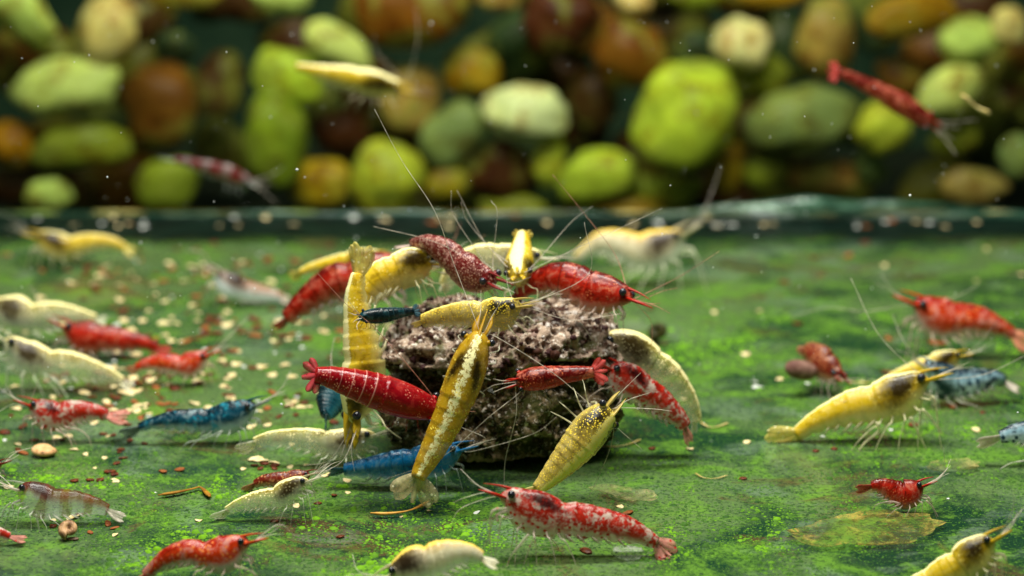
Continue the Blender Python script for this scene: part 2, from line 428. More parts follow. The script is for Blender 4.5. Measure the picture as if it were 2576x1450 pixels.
# ------------------------------------------------------------------ pebbles piled behind the pane
def pebble_mat():
    n = NT('wet pebble')
    oi = n.n('ShaderNodeObjectInfo')
    tc = n.n('ShaderNodeTexCoord').outputs['Object']
    off = n.n('ShaderNodeVectorMath', operation='ADD'); n.t.links.new(tc, off.inputs[0])
    cmb = n.n('ShaderNodeCombineXYZ'); n.set(cmb.inputs[0], n.math('MULTIPLY', oi.outputs['Random'], 60)); n.t.links.new(cmb.outputs[0], off.inputs[1])
    p = off.outputs[0]
    c0 = oi.outputs['Color']
    lightc = n.mix(1.0, c0, (1.4, 1.35, 1.15), 'MULTIPLY'); darkc = n.mix(1.0, c0, (.55, .34, .20), 'MULTIPLY')
    a = n.noise(p, 1.0, 4, .6, .5); b = n.noise(p, 2.0, 5, .65)
    c = n.mix(n.ramp(a, .45, .70), c0, lightc)
    c = n.mix(n.math('MULTIPLY', n.ramp(n.noise(p, .8, 4, .6, 1.), .49, .61), .62), c, (.20, .22, .03))
    c = n.mix(n.math('MULTIPLY', n.ramp(b, .50, .64), .85), c, darkc)
    pr = n.principled(i_Base_Color=c, i_Roughness=.38, i_Subsurface_Weight=.12, i_Subsurface_Radius=(.3, .4, .1), i_Subsurface_Scale=1.0, i_Normal=n.bump(b, .25, .05))
    return n.finish(pr.outputs[0])
PM = pebble_mat()
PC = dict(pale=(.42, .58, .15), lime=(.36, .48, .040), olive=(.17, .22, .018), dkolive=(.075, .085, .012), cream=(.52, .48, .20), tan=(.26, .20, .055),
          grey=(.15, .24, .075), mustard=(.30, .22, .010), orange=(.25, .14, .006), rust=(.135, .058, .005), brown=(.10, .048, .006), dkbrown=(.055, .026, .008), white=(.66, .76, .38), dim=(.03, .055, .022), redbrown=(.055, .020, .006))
PEB = [
 (30, 15, 115, 62, -35, 'pale', 0, 'pale green pebble filling the top left corner'),
 (95, 95, 135, 40, -38, 'dkolive', 1.5, 'long dark olive pebble slanting just below the top left corner one'),
 (268, 78, 74, 92, -25, 'cream', 0, 'cream three cornered pebble with reddish stains near the top left'),
 (168, 216, 128, 74, 3, 'pale', 0, 'bright pale green pebble with a pointed right end at far left'),
 (210, 364, 126, 60, 5, 'olive', .3, 'olive green lozenge pebble above the seam at far left'),
 (28, 366, 56, 56, 0, 'orange', .4, 'small orange pebble cut by the left edge of the picture'),
 (403, 268, 92, 102, 0, 'brown', .8, 'round dark brown pebble right of the pointed pale green one'),
 (550, 215, 62, 88, -15, 'dkbrown', 1.8, 'very dark brown upright pebble right of the round brown one'),
 (440, 118, 52, 46, 0, 'dim', 2.2, 'dim green pebble deep in the gap above the round brown one'),
 (450, -14, 112, 34, 0, 'orange', .4, 'orange yellow pebble peeping down from the top edge near the left'),
 (728, 190, 94, 70, -12, 'lime', .4, 'lime green pebble behind the tail of the swimming yellow shrimp'),
 (850, 115, 92, 46, -28, 'pale', 0, 'pale yellow green oblong pebble just above the swimming yellow shrimp'),
 (692, 350, 80, 122, 5, 'olive', 0, 'pear shaped green pebble with a brown stain and narrow lower end'),
 (705, -10, 76, 46, -10, 'pale', .6, 'pale green pebble at the top edge above the oblong one'),
 (1040, 15, 152, 98, 8, 'rust', .5, 'largest orange brown pebble at the top centre left'),
 (1190, 186, 72, 60, -20, 'mustard', 1.2, 'mustard pebble in the dark gap right of the swimming yellow shrimp'),
 (1030, 252, 78, 84, 0, 'tan', 1.0, 'tan olive pebble behind the head of the swimming yellow shrimp'),
 (1143, 336, 86, 72, 40, 'grey', .8, 'grey green egg shaped pebble left of the bright pale one'),
 (1331, 280, 112, 68, -5, 'white', 0, 'bright pale green lens shaped pebble at the upper centre'),
 (1258, 432, 80, 76, 0, 'redbrown', .8, 'reddish brown pebble under the bright lens shaped one'),
 (1382, 400, 38, 66, -12, 'lime', .5, 'small upright lime pebble tucked under the lens shaped one'),
 (975, 448, 90, 96, 0, 'lime', 0, 'large lime green pebble resting on the seam left of centre'),
 (1125, 462, 54, 40, 0, 'mustard', .6, 'small mustard pebble low beside the reddish brown one'),
 (808, 462, 80, 62, 10, 'mustard', .6, 'dull yellow pebble low between the pear shaped and large lime ones'),
 (420, 462, 82, 62, 10, 'olive', .5, 'olive green pebble under the banded swimming shrimp'),
 (125, 488, 56, 40, 0, 'pale', .4, 'small pale green pebble low at the left of the seam'),
 (1252, -6, 54, 34, 0, 'tan', .8, 'tan pebble at the top edge right of the orange brown giant'),
 (1410, 48, 98, 88, 20, 'redbrown', 1.2, 'dark red brown pebble at the top centre'),
 (1582, 132, 96, 82, -20, 'rust', .3, 'orange stained pebble up and left of the giant lime one'),
 (1596, 2, 50, 40, 0, 'cream', .5, 'cream yellow pebble at the top edge above the orange stained one'),
 (1756, -8, 76, 36, 0, 'olive', .6, 'olive pebble at the top edge above the giant lime one'),
 (1718, 288, 142, 130, 60, 'lime', -.4, 'giant bright lime green pebble right of centre'),
 (1496, 260, 62, 72, 0, 'dkbrown', 2.0, 'dark brown pebble deep between the lens shaped and giant lime ones'),
 (1500, 446, 98, 66, 15, 'lime', .2, 'yellow green angular pebble low and left of the giant lime one'),
 (1660, 478, 100, 44, 0, 'lime', .5, 'flat yellow green pebble lying below the giant lime one'),
 (1866, 108, 76, 62, -12, 'white', .2, 'brightest whitish green pebble up and right of the giant lime one'),
 (1905, 188, 76, 64, 0, 'olive', .9, 'olive pebble just under the whitish green one'),
 (2078, 92, 72, 104, 0, 'tan', .7, 'tall dull olive brown pebble behind the tail of the swimming red shrimp'),
 (2010, 302, 136, 84, 8, 'grey', .2, 'large grey green pebble below the swimming red shrimp'),
 (2218, 322, 78, 62, 25, 'lime', 0, 'lime pebble under the belly of the swimming red shrimp'),
 (2292, 46, 122, 56, 10, 'orange', .2, 'glowing orange lens shaped pebble at the top right'),
 (2438, 104, 74, 60, 12, 'pale', .2, 'pale green pebble at the upper right behind the cream one'),
 (2540, 62, 44, 44, 0, 'cream', -.2, 'small cream pebble near the top right corner'),
 (2390, 236, 84, 66, 22, 'pale', .2, 'pale green pebble behind the floating yellow strand'),
 (2262, 190, 58, 52, -40, 'brown', 1.0, 'brown pebble just above the swimming red shrimp'),
 (2540, 246, 56, 34, 10, 'redbrown', 1.2, 'red brown pebble at the right edge'),
 (2562, 392, 46, 54, 0, 'grey', .4, 'green pebble cut by the right edge above the seam'),
 (2402, 352, 60, 38, 15, 'olive', .9, 'dull olive pebble below the head of the swimming red shrimp'),
 (1832, 424, 46, 66, -10, 'mustard', .9, 'upright mustard pebble low and right of the giant lime one'),
 (1926, 436, 56, 48, 0, 'olive', .8, 'dull olive pebble under the large grey green one'),
 (2062, 436, 92, 42, 0, 'tan', .9, 'flat brownish pebble above the sealant smear'),
 (2185, 424, 44, 46, 0, 'grey', 1.0, 'grey pebble above the middle of the sealant smear'),
 (2450, 470, 86, 44, -8, 'tan', .6, 'tan pebble low at the right above the seam'),
 (1940, -10, 86, 30, 0, 'orange', .5, 'orange pebble peeping from the top edge right of centre'),
 (1290, 526, 84, 36, 0, 'olive', .6, 'flat olive pebble low on the seam at the centre'),
 (1540, 524, 122, 32, 0, 'mustard', .4, 'long flat yellow pebble on the seam right of centre'),
 (858, 335, 74, 56, 0, 'redbrown', 1.6, 'dark red brown pebble between the pear shaped and tan ones'),
 (40, 462, 74, 46, 0, 'dkbrown', 1.3, 'dark brown pebble low at the left edge'),
 (2560, 150, 40, 50, 0, 'brown', 1.2, 'brown pebble at the right edge below the cream one'),
]
def pebble_mesh(rx, ry, rz, seed, pw):
    v, f = ball((0, 0, 0), 1.0, nu=26, nv=18)
    out = []
    for p in v:
        q = Vector((math.copysign(abs(p.x) ** pw, p.x), math.copysign(abs(p.y) ** pw, p.y), math.copysign(abs(p.z) ** pw, p.z)))
        k = 1 + .25 * noise.noise(p * .9 + Vector((seed, 0, 0))) + .13 * noise.noise(p * 2.2 + Vector((0, seed, 0)))
        out.append((q.x * rx * k, q.y * rz * k, q.z * ry * k))
    return out, f
Y_PEB = 48.0
def pebble(cx, cy, rx, ry, rot, colour, dy, label, group=None):
    Y = Y_PEB + dy
    c = at(cx, cy, Y)
    k = cmpx(c)
    rz = min(rx, ry) * k * .8
    c = at(cx, cy, max(Y, 39 + rz * 1.1))
    k = cmpx(c)
    v, f = pebble_mesh(rx * k, ry * k, rz, random.uniform(0, 90), random.uniform(.86, 1.0))
    o = mesh_obj('pebble', v, f, PM)
    o.location = c
    o.rotation_euler = (random.uniform(-.2, .2), -R(rot) * -1, random.uniform(-.2, .2))
    j = [random.uniform(.9, 1.1) for _ in range(3)]
    o.color = (*[min(.95, g * x * y) for x, y, g in zip(PC[colour], j, (1.05, .95, .78))], 1)
    return tag(o, label, 'pebble', group)
for a in PEB:
    pebble(a[0], a[1], a[2], a[3], -a[4], a[5], a[6], a[7])
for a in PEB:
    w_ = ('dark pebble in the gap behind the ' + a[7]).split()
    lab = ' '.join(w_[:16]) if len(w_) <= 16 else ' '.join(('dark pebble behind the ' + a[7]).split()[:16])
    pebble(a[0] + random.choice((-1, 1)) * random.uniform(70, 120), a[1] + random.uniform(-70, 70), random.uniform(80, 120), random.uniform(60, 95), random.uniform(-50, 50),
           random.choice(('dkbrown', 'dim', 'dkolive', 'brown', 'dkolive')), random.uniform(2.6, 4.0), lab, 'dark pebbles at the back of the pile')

# ------------------------------------------------------------------ the porous rock
def rock_mat():
    n = NT('porous rock')
    tc = n.n('ShaderNodeTexCoord').outputs['Object']
    a = n.noise(tc, 2.2, 5, .65, .4); b = n.noise(tc, 7, 5, .7); d = n.noise(tc, 19, 4, .7)
    z = n.n('ShaderNodeSeparateXYZ'); n.t.links.new(tc, z.inputs[0])
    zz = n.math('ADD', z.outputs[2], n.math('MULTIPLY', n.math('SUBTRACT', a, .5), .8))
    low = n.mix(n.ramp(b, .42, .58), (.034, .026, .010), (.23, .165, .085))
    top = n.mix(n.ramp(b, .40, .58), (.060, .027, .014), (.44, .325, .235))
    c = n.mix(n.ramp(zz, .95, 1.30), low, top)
    c = n.mix(n.ramp(d, .56, .63), c, (.80, .72, .60))
    c = n.mix(n.math('MULTIPLY', n.ramp(d, .42, .34), .85), c, (.045, .022, .014))
    c = n.mix(n.math('MULTIPLY', n.ramp(a, .52, .62), .7), c, (.060, .075, .014))
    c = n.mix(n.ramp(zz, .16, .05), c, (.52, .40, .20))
    h = n.math('ADD', b, n.math('MULTIPLY', d, .6))
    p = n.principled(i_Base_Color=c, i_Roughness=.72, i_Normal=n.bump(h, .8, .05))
    return n.finish(p.outputs[0])
ROCK_C = Vector((-.13, 24.55, 0))
ROCK_DENTS = [(.62, 1.13, .26, .10, .55), (.98, 1.16, .16, .09, .45), (-.92, 1.02, .25, .13, .55), (-.55, .95, .22, .10, .40), (.25, 1.02, .13, .08, .3), (-.25, .55, .12, .10, .3), (.75, .72, .16, .08, .3), (-.75, .50, .18, .10, .3), (.45, .35, .14, .08, .25), (.05, .28, .10, .07, .25), (1.05, .50, .14, .12, .3)]
def rock_point(th, ph):
    """direction -> surface point, without the fine relief"""
    d = Vector((math.cos(th) * math.cos(ph), math.sin(th) * math.cos(ph), math.sin(ph)))
    e = 3.4
    r = (abs(d.x / 1.42) ** e + abs(d.y / 1.12) ** e + abs(d.z / .82) ** e) ** (-1 / e)
    p = d * r
    return p, d
def rock_fn(th, ph):
    p, d = rock_point(th, ph)
    z = p.z + .82
    front = max(0, -d.y)
    # upper shelf and waist
    waist = math.exp(-((z - (.96 + .10 * math.sin(p.x * 2.3 + .4) + .12 * noise.noise(p * 2.1))) / .17) ** 2) * (1 + .6 * noise.noise(p * 1.7 + Vector((3, 0, 0))))
    hor = Vector((d.x, d.y, 0))
    k = 1 - .20 * waist - .10 * max(0, .9 - z) * (1 if abs(d.x) > .5 else .3)
    q = Vector((p.x * k, p.y * k, p.z))
    q.z += .10 * q.x * (1 if z > 1.2 else 0) * 0.4
    s = Vector((q.x, q.y, q.z * 1.2)) + Vector((7.1, 3.3, 1.7))
    nrm = d.normalized()
    h = .16 * noise.noise(s * 1.3) + .10 * noise.noise(s * 2.9) + .055 * noise.noise(s * 6.1) + .045 * noise.noise(s * 12.5) + .024 * noise.noise(s * 26)
    v1 = noise.voronoi(s * 2.7)[0]
    h -= .30 * max(0, .45 - v1[0]) / .45 * (1 if noise.cell(s * .9) > -.2 else .4)
    v2 = noise.voronoi(s * 7.5)[0]
    h -= .14 * max(0, .42 - v2[0]) / .42
    v3 = noise.voronoi(s * 15)[0]
    h += .03 * max(0, .35 - v3[0]) / .35
    if z < .12: h *= .4
    q += nrm * h
    if d.y < .1:
        for dx, dz, sx, sz, dp in ROCK_DENTS:
            e_ = ((q.x - dx) / sx) ** 2 + ((q.z + .82 - dz) / sz) ** 2
            if e_ < 5: q.y += dp * math.exp(-e_ * (1 + .5 * noise.noise(s * 5)))
    q.z = max(q.z, -.815)
    return ROCK_C + Vector((q.x, q.y, q.z + .82))
NU, NV = 420, 210
rv, rf = [], []
for j in range(NV + 1):
    ph = -math.pi / 2 + math.pi * j / NV
    for i in range(NU):
        rv.append(rock_fn(2 * math.pi * i / NU, ph))
for j in range(NV):
    for i in range(NU):
        i2 = (i + 1) % NU
        rf.append((j * NU + i, j * NU + i2, (j + 1) * NU + i2, (j + 1) * NU + i))
rock = empty('porous_rock', ROCK_C)
tag(rock, 'porous mauve and brown rock crowded with shrimp at the centre', 'rock')
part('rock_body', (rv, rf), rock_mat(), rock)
def lumps(count, rmin, rmax, rule):
    v, f = [], []
    for _ in range(count):
        for _try in range(30):
            th, ph = random.uniform(0, 2 * math.pi), math.asin(random.uniform(-.6, 1))
            p = rock_fn(th, ph)
            if rule(p): break
        r = rmin + (rmax - rmin) * random.random() ** 2
        p = p - (p - ROCK_C - Vector((0, 0, .8))).normalized() * r * .35
        ax = Matrix.Rotation(random.uniform(0, 6), 3, Vector((random.random(), random.random(), random.random() + .1)).normalized())
        bv, bf = ball(p, (r, r * random.uniform(.6, 1), r * random.uniform(.5, .8)), (ax.col[0], ax.col[1], ax.col[2]), 7, 5)
        o = len(v)
        v += [q + Vector((random.uniform(-1, 1), random.uniform(-1, 1), random.uniform(-1, 1))) * r * .34 for q in bv]
        f += [tuple(k + o for k in face) for face in bf]
    return v, f
def isle_mat(name, cols, rough=.55):
    n = NT(name)
    g = n.n('ShaderNodeNewGeometry')
    r = g.outputs['Random Per Island']
    c = cols[0]
    for i, cc in enumerate(cols[1:]):
        c = n.mix(n.math('GREATER_THAN', r, (i + 1) / len(cols)), c, cc)
    tc = n.n('ShaderNodeTexCoord').outputs['Object']
    f = n.noise(tc, 22, 3)
    c = n.mix(n.math('MULTIPLY', n.ramp(f, .4, .65), .5), c, n.mix(1, c, (.45, .4, .35), 'MULTIPLY'))
    return n.finish(n.principled(i_Base_Color=c, i_Roughness=rough).outputs[0])
tag(part('grit', lumps(1000, .012, .066, lambda p: p.z > 1.0), isle_mat('dark and white grit', [(.035, .016, .012), (.07, .028, .018), (.05, .02, .02), (.62, .56, .50), (.30, .20, .16)]), rock), kind='stuff')
tag(part('crust', lumps(900, .012, .045, lambda p: p.z < 1.1 and p.y < 25), isle_mat('olive and beige crust', [(.08, .07, .02), (.20, .15, .08), (.045, .03, .015), (.40, .30, .18), (.12, .11, .03)], .7), rock), kind='stuff')

# ------------------------------------------------------------------ shrimp
SEED = [0]
def smooth01(a, b, x):
    t = min(1, max(0, (x - a) / (b - a)))
    return t * t * (3 - 2 * t)
def shrimp(name, label, scheme, pts, Y=None, foot=None, dY=(0, 0), roll=0, sgn=None, uc=.40, wide=None, fan=None, fan_roll=None, fan_open=1.0, legs='floor',
           eyes=(1, 1), whisk=(), wcol='whisker', near=5, far=4, leg_len=1.0, scales=True, swim=True, rost=1.0, group=None, foot_z=0.0, leg_pts=(), fan_cut=False):
    SEED[0] += 1
    rnd = random.Random(SEED[0] * 77)
    if foot is not None:
        Y = ground(pts[min(2, len(pts) - 1)][0], foot).y
    n = len(pts)
    W = []
    for i, (x, y, w) in enumerate(pts):
        t = i / (n - 1)
        yy = Y + dY[0] * (1 - t) + dY[1] * t
        p = at(x, y, yy)
        W.append((p.x, p.y, p.z, w * cmpx(p) * (1.12 if roll < 40 else 1.05)))
    NS, NR = 92, 30
    A, L = spl(W, NS)
    A[:, 3] = np.maximum(A[:, 3], .004)
    C = [Vector(a[:3]) for a in A]
    T = [(C[min(i + 1, NS - 1)] - C[max(i - 1, 0)]).normalized() for i in range(NS)]
    if legs == 'floor':
        for i in range(NS):
            C[i].z = max(C[i].z, .35 * A[i, 3] + .01)
    if sgn is None:
        sgn = 1 if (C[-1] - C[0]).dot(RGT) > 0 else -1
    rl = R(roll)
    U, B = [], []
    for i in range(NS):
        vd = (C[i] - CAMP).normalized()
        P = T[i].cross(vd)                     # in the picture plane, left of the head-to-tail run
        P = (P - T[i] * P.dot(T[i])).normalized() * sgn
        F = -vd
        F = (F - T[i] * F.dot(T[i])).normalized()
        u = (P * math.cos(rl) + F * math.sin(rl)).normalized()
        U.append(u); B.append(T[i].cross(u).normalized())
    wide_ = wide if wide is not None else (.66 if roll < 40 else 1.0)
    tall = 1.0 if roll < 40 else 1.05
    wmax = float(A[:, 3].max())
    verts, su, sv, sg, sp = [], [], [], [], []
    so = rnd.uniform(0, 50); nd, hb = rnd.uniform(.05, .20), rnd.uniform(.02, .09)
    for i in range(NS):
        u = i / (NS - 1)
        w = A[i, 3]
        if u < .05: w *= .45 + .55 * math.sqrt(max(0.0, u / .05))
        a = (u - uc) / (1 - uc) * 6
        ph = a - math.floor(a) if u > uc else 0.0
        step = 1.0
        if u <= uc: step = 1 + .045 * smooth01(uc - .05, uc, u)
        else: step = .978 + .048 * ph
        for k in range(NR):
            th = 2 * math.pi * k / NR
            cs, sn = math.cos(th), math.sin(th)
            lat = w * wide_ * sn * (1 - .22 * max(0, -cs)) * step
            ver = w * tall * cs * step
            if cs < 0 and u > uc and u < .93:      # pleura: scalloped lower edge
                ver *= 1 - .20 * (1 - math.sin(math.pi * min(1, ph * 1.05))) * (-cs)
            if cs < 0 and u <= uc:
                ver *= 1.0 + .05 * math.sin(math.pi * u / uc)
            if roll < 40:
                if cs > 0: ver *= 1 - nd * math.exp(-((u - uc - .02) / .05) ** 2) + hb * math.exp(-((u - uc + .16) / .10) ** 2) + hb * .8 * math.exp(-((u - uc - .20) / .09) ** 2)
                else: ver *= .50 + .50 * smooth01(-.02, .17, u)
            verts.append(C[i] + U[i] * ver + B[i] * lat)
            su.append(u); sv.append(cs); sg.append(ph if u > uc else (1.0 if u > uc - .008 else 0.0)); sp.append((u * L + so, lat, ver))
    faces = []
    for i in range(NS - 1):
        for k in range(NR):
            k2 = (k + 1) % NR
            faces.append((i * NR + k, (i + 1) * NR + k, (i + 1) * NR + k2, i * NR + k2))
    faces.append(tuple(range(NR))); faces.append(tuple((NS - 1) * NR + k for k in range(NR))[::-1])
    low = min(v.z for v in verts)
    root = empty(name, (C[NS // 3].x, C[NS // 3].y, max(0, low)))
    tag(root, label, 'shrimp', group or 'shrimp in the tank')
    part('body', (verts, faces), M[scheme], root, attrs={'su': ('FLOAT', su), 'sv': ('FLOAT', sv), 'sg': ('FLOAT', sg), 'sp': ('FLOAT_VECTOR', sp)})
    lm, fm, wm = LEG[scheme], FAN[scheme], M[wcol]
    def on(u, cs, latf=0.0, out=1.0):
        i = min(NS - 1, max(0, int(u * (NS - 1))))
        w = A[i, 3]
        return C[i] + U[i] * (w * tall * cs * out) + B[i] * (w * wide_ * latf * out)
    def fr(u):
        i = min(NS - 1, max(0, int(u * (NS - 1))))
        return T[i], U[i], B[i]
    t0, u0, b0 = fr(.05)
    fw = -t0
    # rostrum
    if rost:
        p0 = on(.07, .80)
        tip = on(.0, .55) + fw * (wmax * .95 * rost) + u0 * (wmax * .08)
        part('rostrum', tube([p0, p0 * .5 + tip * .5 + u0 * wmax * .05, tip], lambda t: wmax * .13 * (1 - t) + .004, 9, 6, .6), M[scheme], root)
    # eyes on short stalks
    er = wmax * .19
    for s, flag in ((1, eyes[0]), (-1, eyes[1])):
        if not flag: continue
        e = on(.055, .42, 0) + b0 * (s * (A[5, 3] * wide_ * .92 + er * .45))
        st = part('eye_stalk', tube([on(.07, .38, .3 * s), e], lambda t: er * (.5 + .4 * t), 5, 8), M[scheme], root)
        part('eye', ball(e + b0 * (s * er * .35) + fw * er * .2, er), M['eye'], root, st)
    # antennal scales and small feelers
    nose = on(.0, .1)
    if scales:
        for s in (1, -1):
            q = nose + b0 * (s * wmax * .22)
            tip = q + fw * (wmax * 1.05) + b0 * (s * wmax * .10) - u0 * (wmax * .08)
            mid = (q + tip) * .5 + b0 * (s * wmax * .08)
            part('antennal_scale', tube([q - fw * wmax * .25, mid, tip], lambda t: wmax * .20 * math.sin(math.pi * min(.97, .22 + t * .76)) + .003, 9, 6, .4), fm if scheme in ('pale', 'navy', 'dalmatian', 'red_clear', 'brown_white', 'striped') else M[scheme], root)
            ft = tip + fw * (wmax * rnd.uniform(.7, 1.3)) + u0 * (wmax * rnd.uniform(-.1, .7)) + b0 * (s * wmax * .35)
            part('feeler', tube([q, tip + u0 * wmax * .15, ft], lambda t: .0085 * (1 - .75 * t), 8, 4), wm, root)
    # long antennae
    if whisk == 'auto' or not whisk:
        whisk = []
        for s in ((1, -1) if whisk is not None else ()):
            q = nose + b0 * (s * wmax * .25) - u0 * wmax * .1
            m1 = q + fw * (wmax * 1.6) + u0 * (wmax * rnd.uniform(.2, .9)) + b0 * (s * wmax * .8)
            e1 = m1 + fw * (wmax * rnd.uniform(.3, 2.2)) + u0 * (wmax * rnd.uniform(-.9, 1.6)) + b0 * (s * wmax * rnd.uniform(.8, 1.8))
            for z_ in (m1, e1): z_.z = max(z_.z, .03)
            part('antenna', tube([q, m1, e1], lambda t: .0062 * (1 - .6 * t), 14, 4), wm, root)
    for wp in (whisk or []):
        k0 = wp[0] if isinstance(wp[0], float) else 0.0
        P = [x for x in wp if not isinstance(x, float)]
        Q = [at(x, y, Y + k0 * i / (len(P) - 1)) for i, (x, y) in enumerate(P)]
        Q[0] = (Q[0] + nose) * .5
        for q in Q[1:-1]: q += Vector((rnd.uniform(-.05, .05), rnd.uniform(-.1, .1), rnd.uniform(-.05, .05)))
        part('antenna', tube([nose] + Q, lambda t: .0056 * (1 - .5 * t), 26, 5), wm, root)
    # walking legs
    def leg(u, s, j):
        t_, u_, b_ = fr(u)
        a = on(u, -.80, .45 * s)
        rea = wmax * leg_len
        swing = (.9 - 1.8 * j / 4) + rnd.uniform(-.25, .25)
        if legs == 'floor':
            kn = a - t_ * (swing * rea * .55) - u_ * (rea * .22) + b_ * (s * rea * .55)
            ft = a - t_ * (swing * rea * 1.25) + b_ * (s * rea * .80)
            ft = Vector((ft.x, ft.y, foot_z + .01))
            if (ft - a).length > rea * 2.6:
                ft = a + (ft - a).normalized() * (rea * 2.6)
            kn.z = max(kn.z, foot_z + .06)
        else:
            kn = a - t_ * (swing * rea * .6) - u_ * (rea * .35) + b_ * (s * rea * .75)
            ft = a - t_ * (swing * rea * 1.0) - u_ * (rea * 1.25) + b_ * (s * rea * .65)
            if ft.z < .01: ft.z = .01
        m2 = kn * .35 + ft * .65 + u_ * (rea * .06)
        lg = part('leg', tube([a + u_ * wmax * .12, a * .45 + kn * .55 - u_ * rea * .05, kn, m2, ft], lambda t: wmax * (.054 - .038 * t), 13, 6), lm, root)
    for j in range(near):
        leg(.13 + .065 * j, 1 if b0.dot(-FWD) > 0 or roll >= 40 else -1, j)
    for j in range(far):
        leg(.14 + .065 * j, -1 if b0.dot(-FWD) > 0 or roll >= 40 else 1, j)
    for lp in leg_pts:
        P = [at(x, y, Y + lp[0]) for x, y in lp[1:]]
        part('leg', tube(P, lambda t: wmax * (.075 - .045 * t), 14, 6), lm, root)
    # mouth limbs: two little tufts under the head
    if near:
        for s in (1, -1):
            a = on(.08, -.7, .3 * s)
            part('mouth_limb', tube([a, a + fw * wmax * .35 - u0 * wmax * .30, a + fw * wmax * .25 - u0 * wmax * .62], lambda t: wmax * (.10 - .05 * t), 8, 6), lm, root)
    # swimmerets
    if swim:
        for j in range(5):
            u = uc + .05 + (1 - uc) * .135 * j
            t_, u_, b_ = fr(u)
            i = int(u * (NS - 1))
            for s in (1, -1):
                a = on(u, -.75, .5 * s)
                e = a - u_ * (A[i, 3] * .36) + t_ * (A[i, 3] * .62)
                part('swimmeret', tube([a, (a + e) * .5 - u_ * A[i, 3] * .04, e], lambda t: A[i, 3] * (.05 + .20 * math.sin(math.pi * min(.95, t + .1))), 7, 6, .35), lm, root)
    # tail fan
    te, ue, be = T[-1], U[-1], B[-1]
    fl = fan if fan else None
    if fl:
        pe = at(fl[0], fl[1], Y + dY[1]); te2 = (pe - C[-1]); flen = te2.length; te2.normalize()
    else:
        te2, flen = te, wmax * 1.25
    frl = R(fan_roll if fan_roll is not None else (35 if roll < 40 else 0))
    lat0 = (be - te2 * be.dot(te2)).normalized(); nor = te2.cross(lat0)
    lat1 = lat0 * math.cos(frl) + nor * math.sin(frl)
    tf = None
    we = max(A[-1, 3], wmax * .16)
    for name_, ang, lf, wf in (('telson', 0, .86, .20), ('tail_blade', .40, 1.0, .22), ('tail_blade', -.40, 1.0, .22), ('tail_blade', .62, .92, .20), ('tail_blade', -.62, .92, .20)):
        d = (te2 * math.cos(ang * fan_open) + lat1 * math.sin(ang * fan_open)).normalized()
        sd = (lat1 - d * lat1.dot(d)).normalized(); nn = d.cross(sd)
        wf = wf * (.42 + .58 * min(1, fan_open))
        v, f = [], []
        NB = 12
        o = C[-1] - te2 * we * .4 + lat1 * (math.sin(ang) * we * .5)
        for i in range(NB + 1):
            t = i / NB
            hw = flen * wf * (.30 + .70 * math.sin(math.pi * min(1, .10 + t * .62))) * (1 if t < .72 else math.sqrt(max(.02, 1 - ((t - .72) / .285) ** 2)))
            if name_ == 'telson': hw = we * .75 * (1 - .62 * t)
            th_ = .10 * flen * wf * (1 - .8 * t) + .003
            c = o + d * (flen * lf * t) + nn * (.06 * flen * math.sin(t * 2.5))
            v += [c + sd * hw, c + nn * th_, c - sd * hw, c - nn * th_]
        for i in range(NB):
            for k in range(4):
                k2 = (k + 1) % 4
                f.append((i * 4 + k, i * 4 + k2, i * 4 + 4 + k2, i * 4 + 4 + k))
        f += [(3, 2, 1, 0), tuple(NB * 4 + k for k in range(4))]
        for q in v:
            if legs == 'floor' and q.z < .008: q.z = .008
        ob = part(name_, (v, f), fm if name_ != 'telson' or scheme in ('yellow_striped',) else M[scheme] if False else fm, root)
    return root

# ---- swimming ones, up in the water
shrimp('yellow_shrimp', 'blurred slender yellow shrimp swimming in front of the pebbles', 'yellow', [(1012, 224, 15), (982, 218, 23), (935, 208, 31), (880, 196, 28), (828, 186, 21), (780, 176, 14), (745, 168, 9)], Y=34, roll=28, legs='hang', fan=(735, 160), whisk=[[(1040, 180), (1050, 100), (1045, 20)], [(1000, 170), (950, 130), (940, 90)]])
shrimp('banded_shrimp', 'dark red and pale banded shrimp swimming above the seam at left', 'striped', [(628, 458, 12), (600, 448, 20), (560, 432, 22), (515, 420, 17), (475, 410, 12), (440, 402, 8)], Y=35, roll=35, legs='hang', fan=(395, 392), near=3, far=2)
shrimp('red_shrimp', 'bright red shrimp swimming at the upper right, tail fan up', 'red', [(2345, 312, 15), (2318, 296, 22), (2275, 268, 27), (2230, 242, 24), (2180, 215, 18), (2130, 192, 13), (2105, 180, 11)], Y=32, roll=60, legs='hang', fan=(2072, 178), fan_open=1.9, near=3, far=2)
# ---- far end of the floor
shrimp('yellow_shrimp', 'yellow shrimp with dark saddle by the dark strip at far left', 'yellow', [(85, 598, 14), (115, 608, 26), (150, 620, 30), (190, 618, 25), (235, 608, 18), (280, 610, 13), (315, 624, 9)], foot=672, fan=(344, 636), near=4, far=2)
shrimp('brown_shrimp', 'blurred brown backed white bellied shrimp behind the flakes left of the rock', 'brown_white', [(540, 690, 13), (560, 705, 24), (590, 722, 30), (630, 735, 24), (675, 742, 18), (710, 750, 12)], foot=768, fan=(735, 758), near=3, far=2)
shrimp('cream_shrimp', 'large blurred cream and white shrimp walking behind the rock at right', 'cream', [(1722, 592, 18), (1692, 612, 36), (1650, 632, 46), (1600, 634, 43), (1555, 618, 34), (1515, 612, 28), (1478, 632, 18), (1450, 650, 11)], foot=722, fan=(1425, 662), leg_len=1.2, whisk=None)
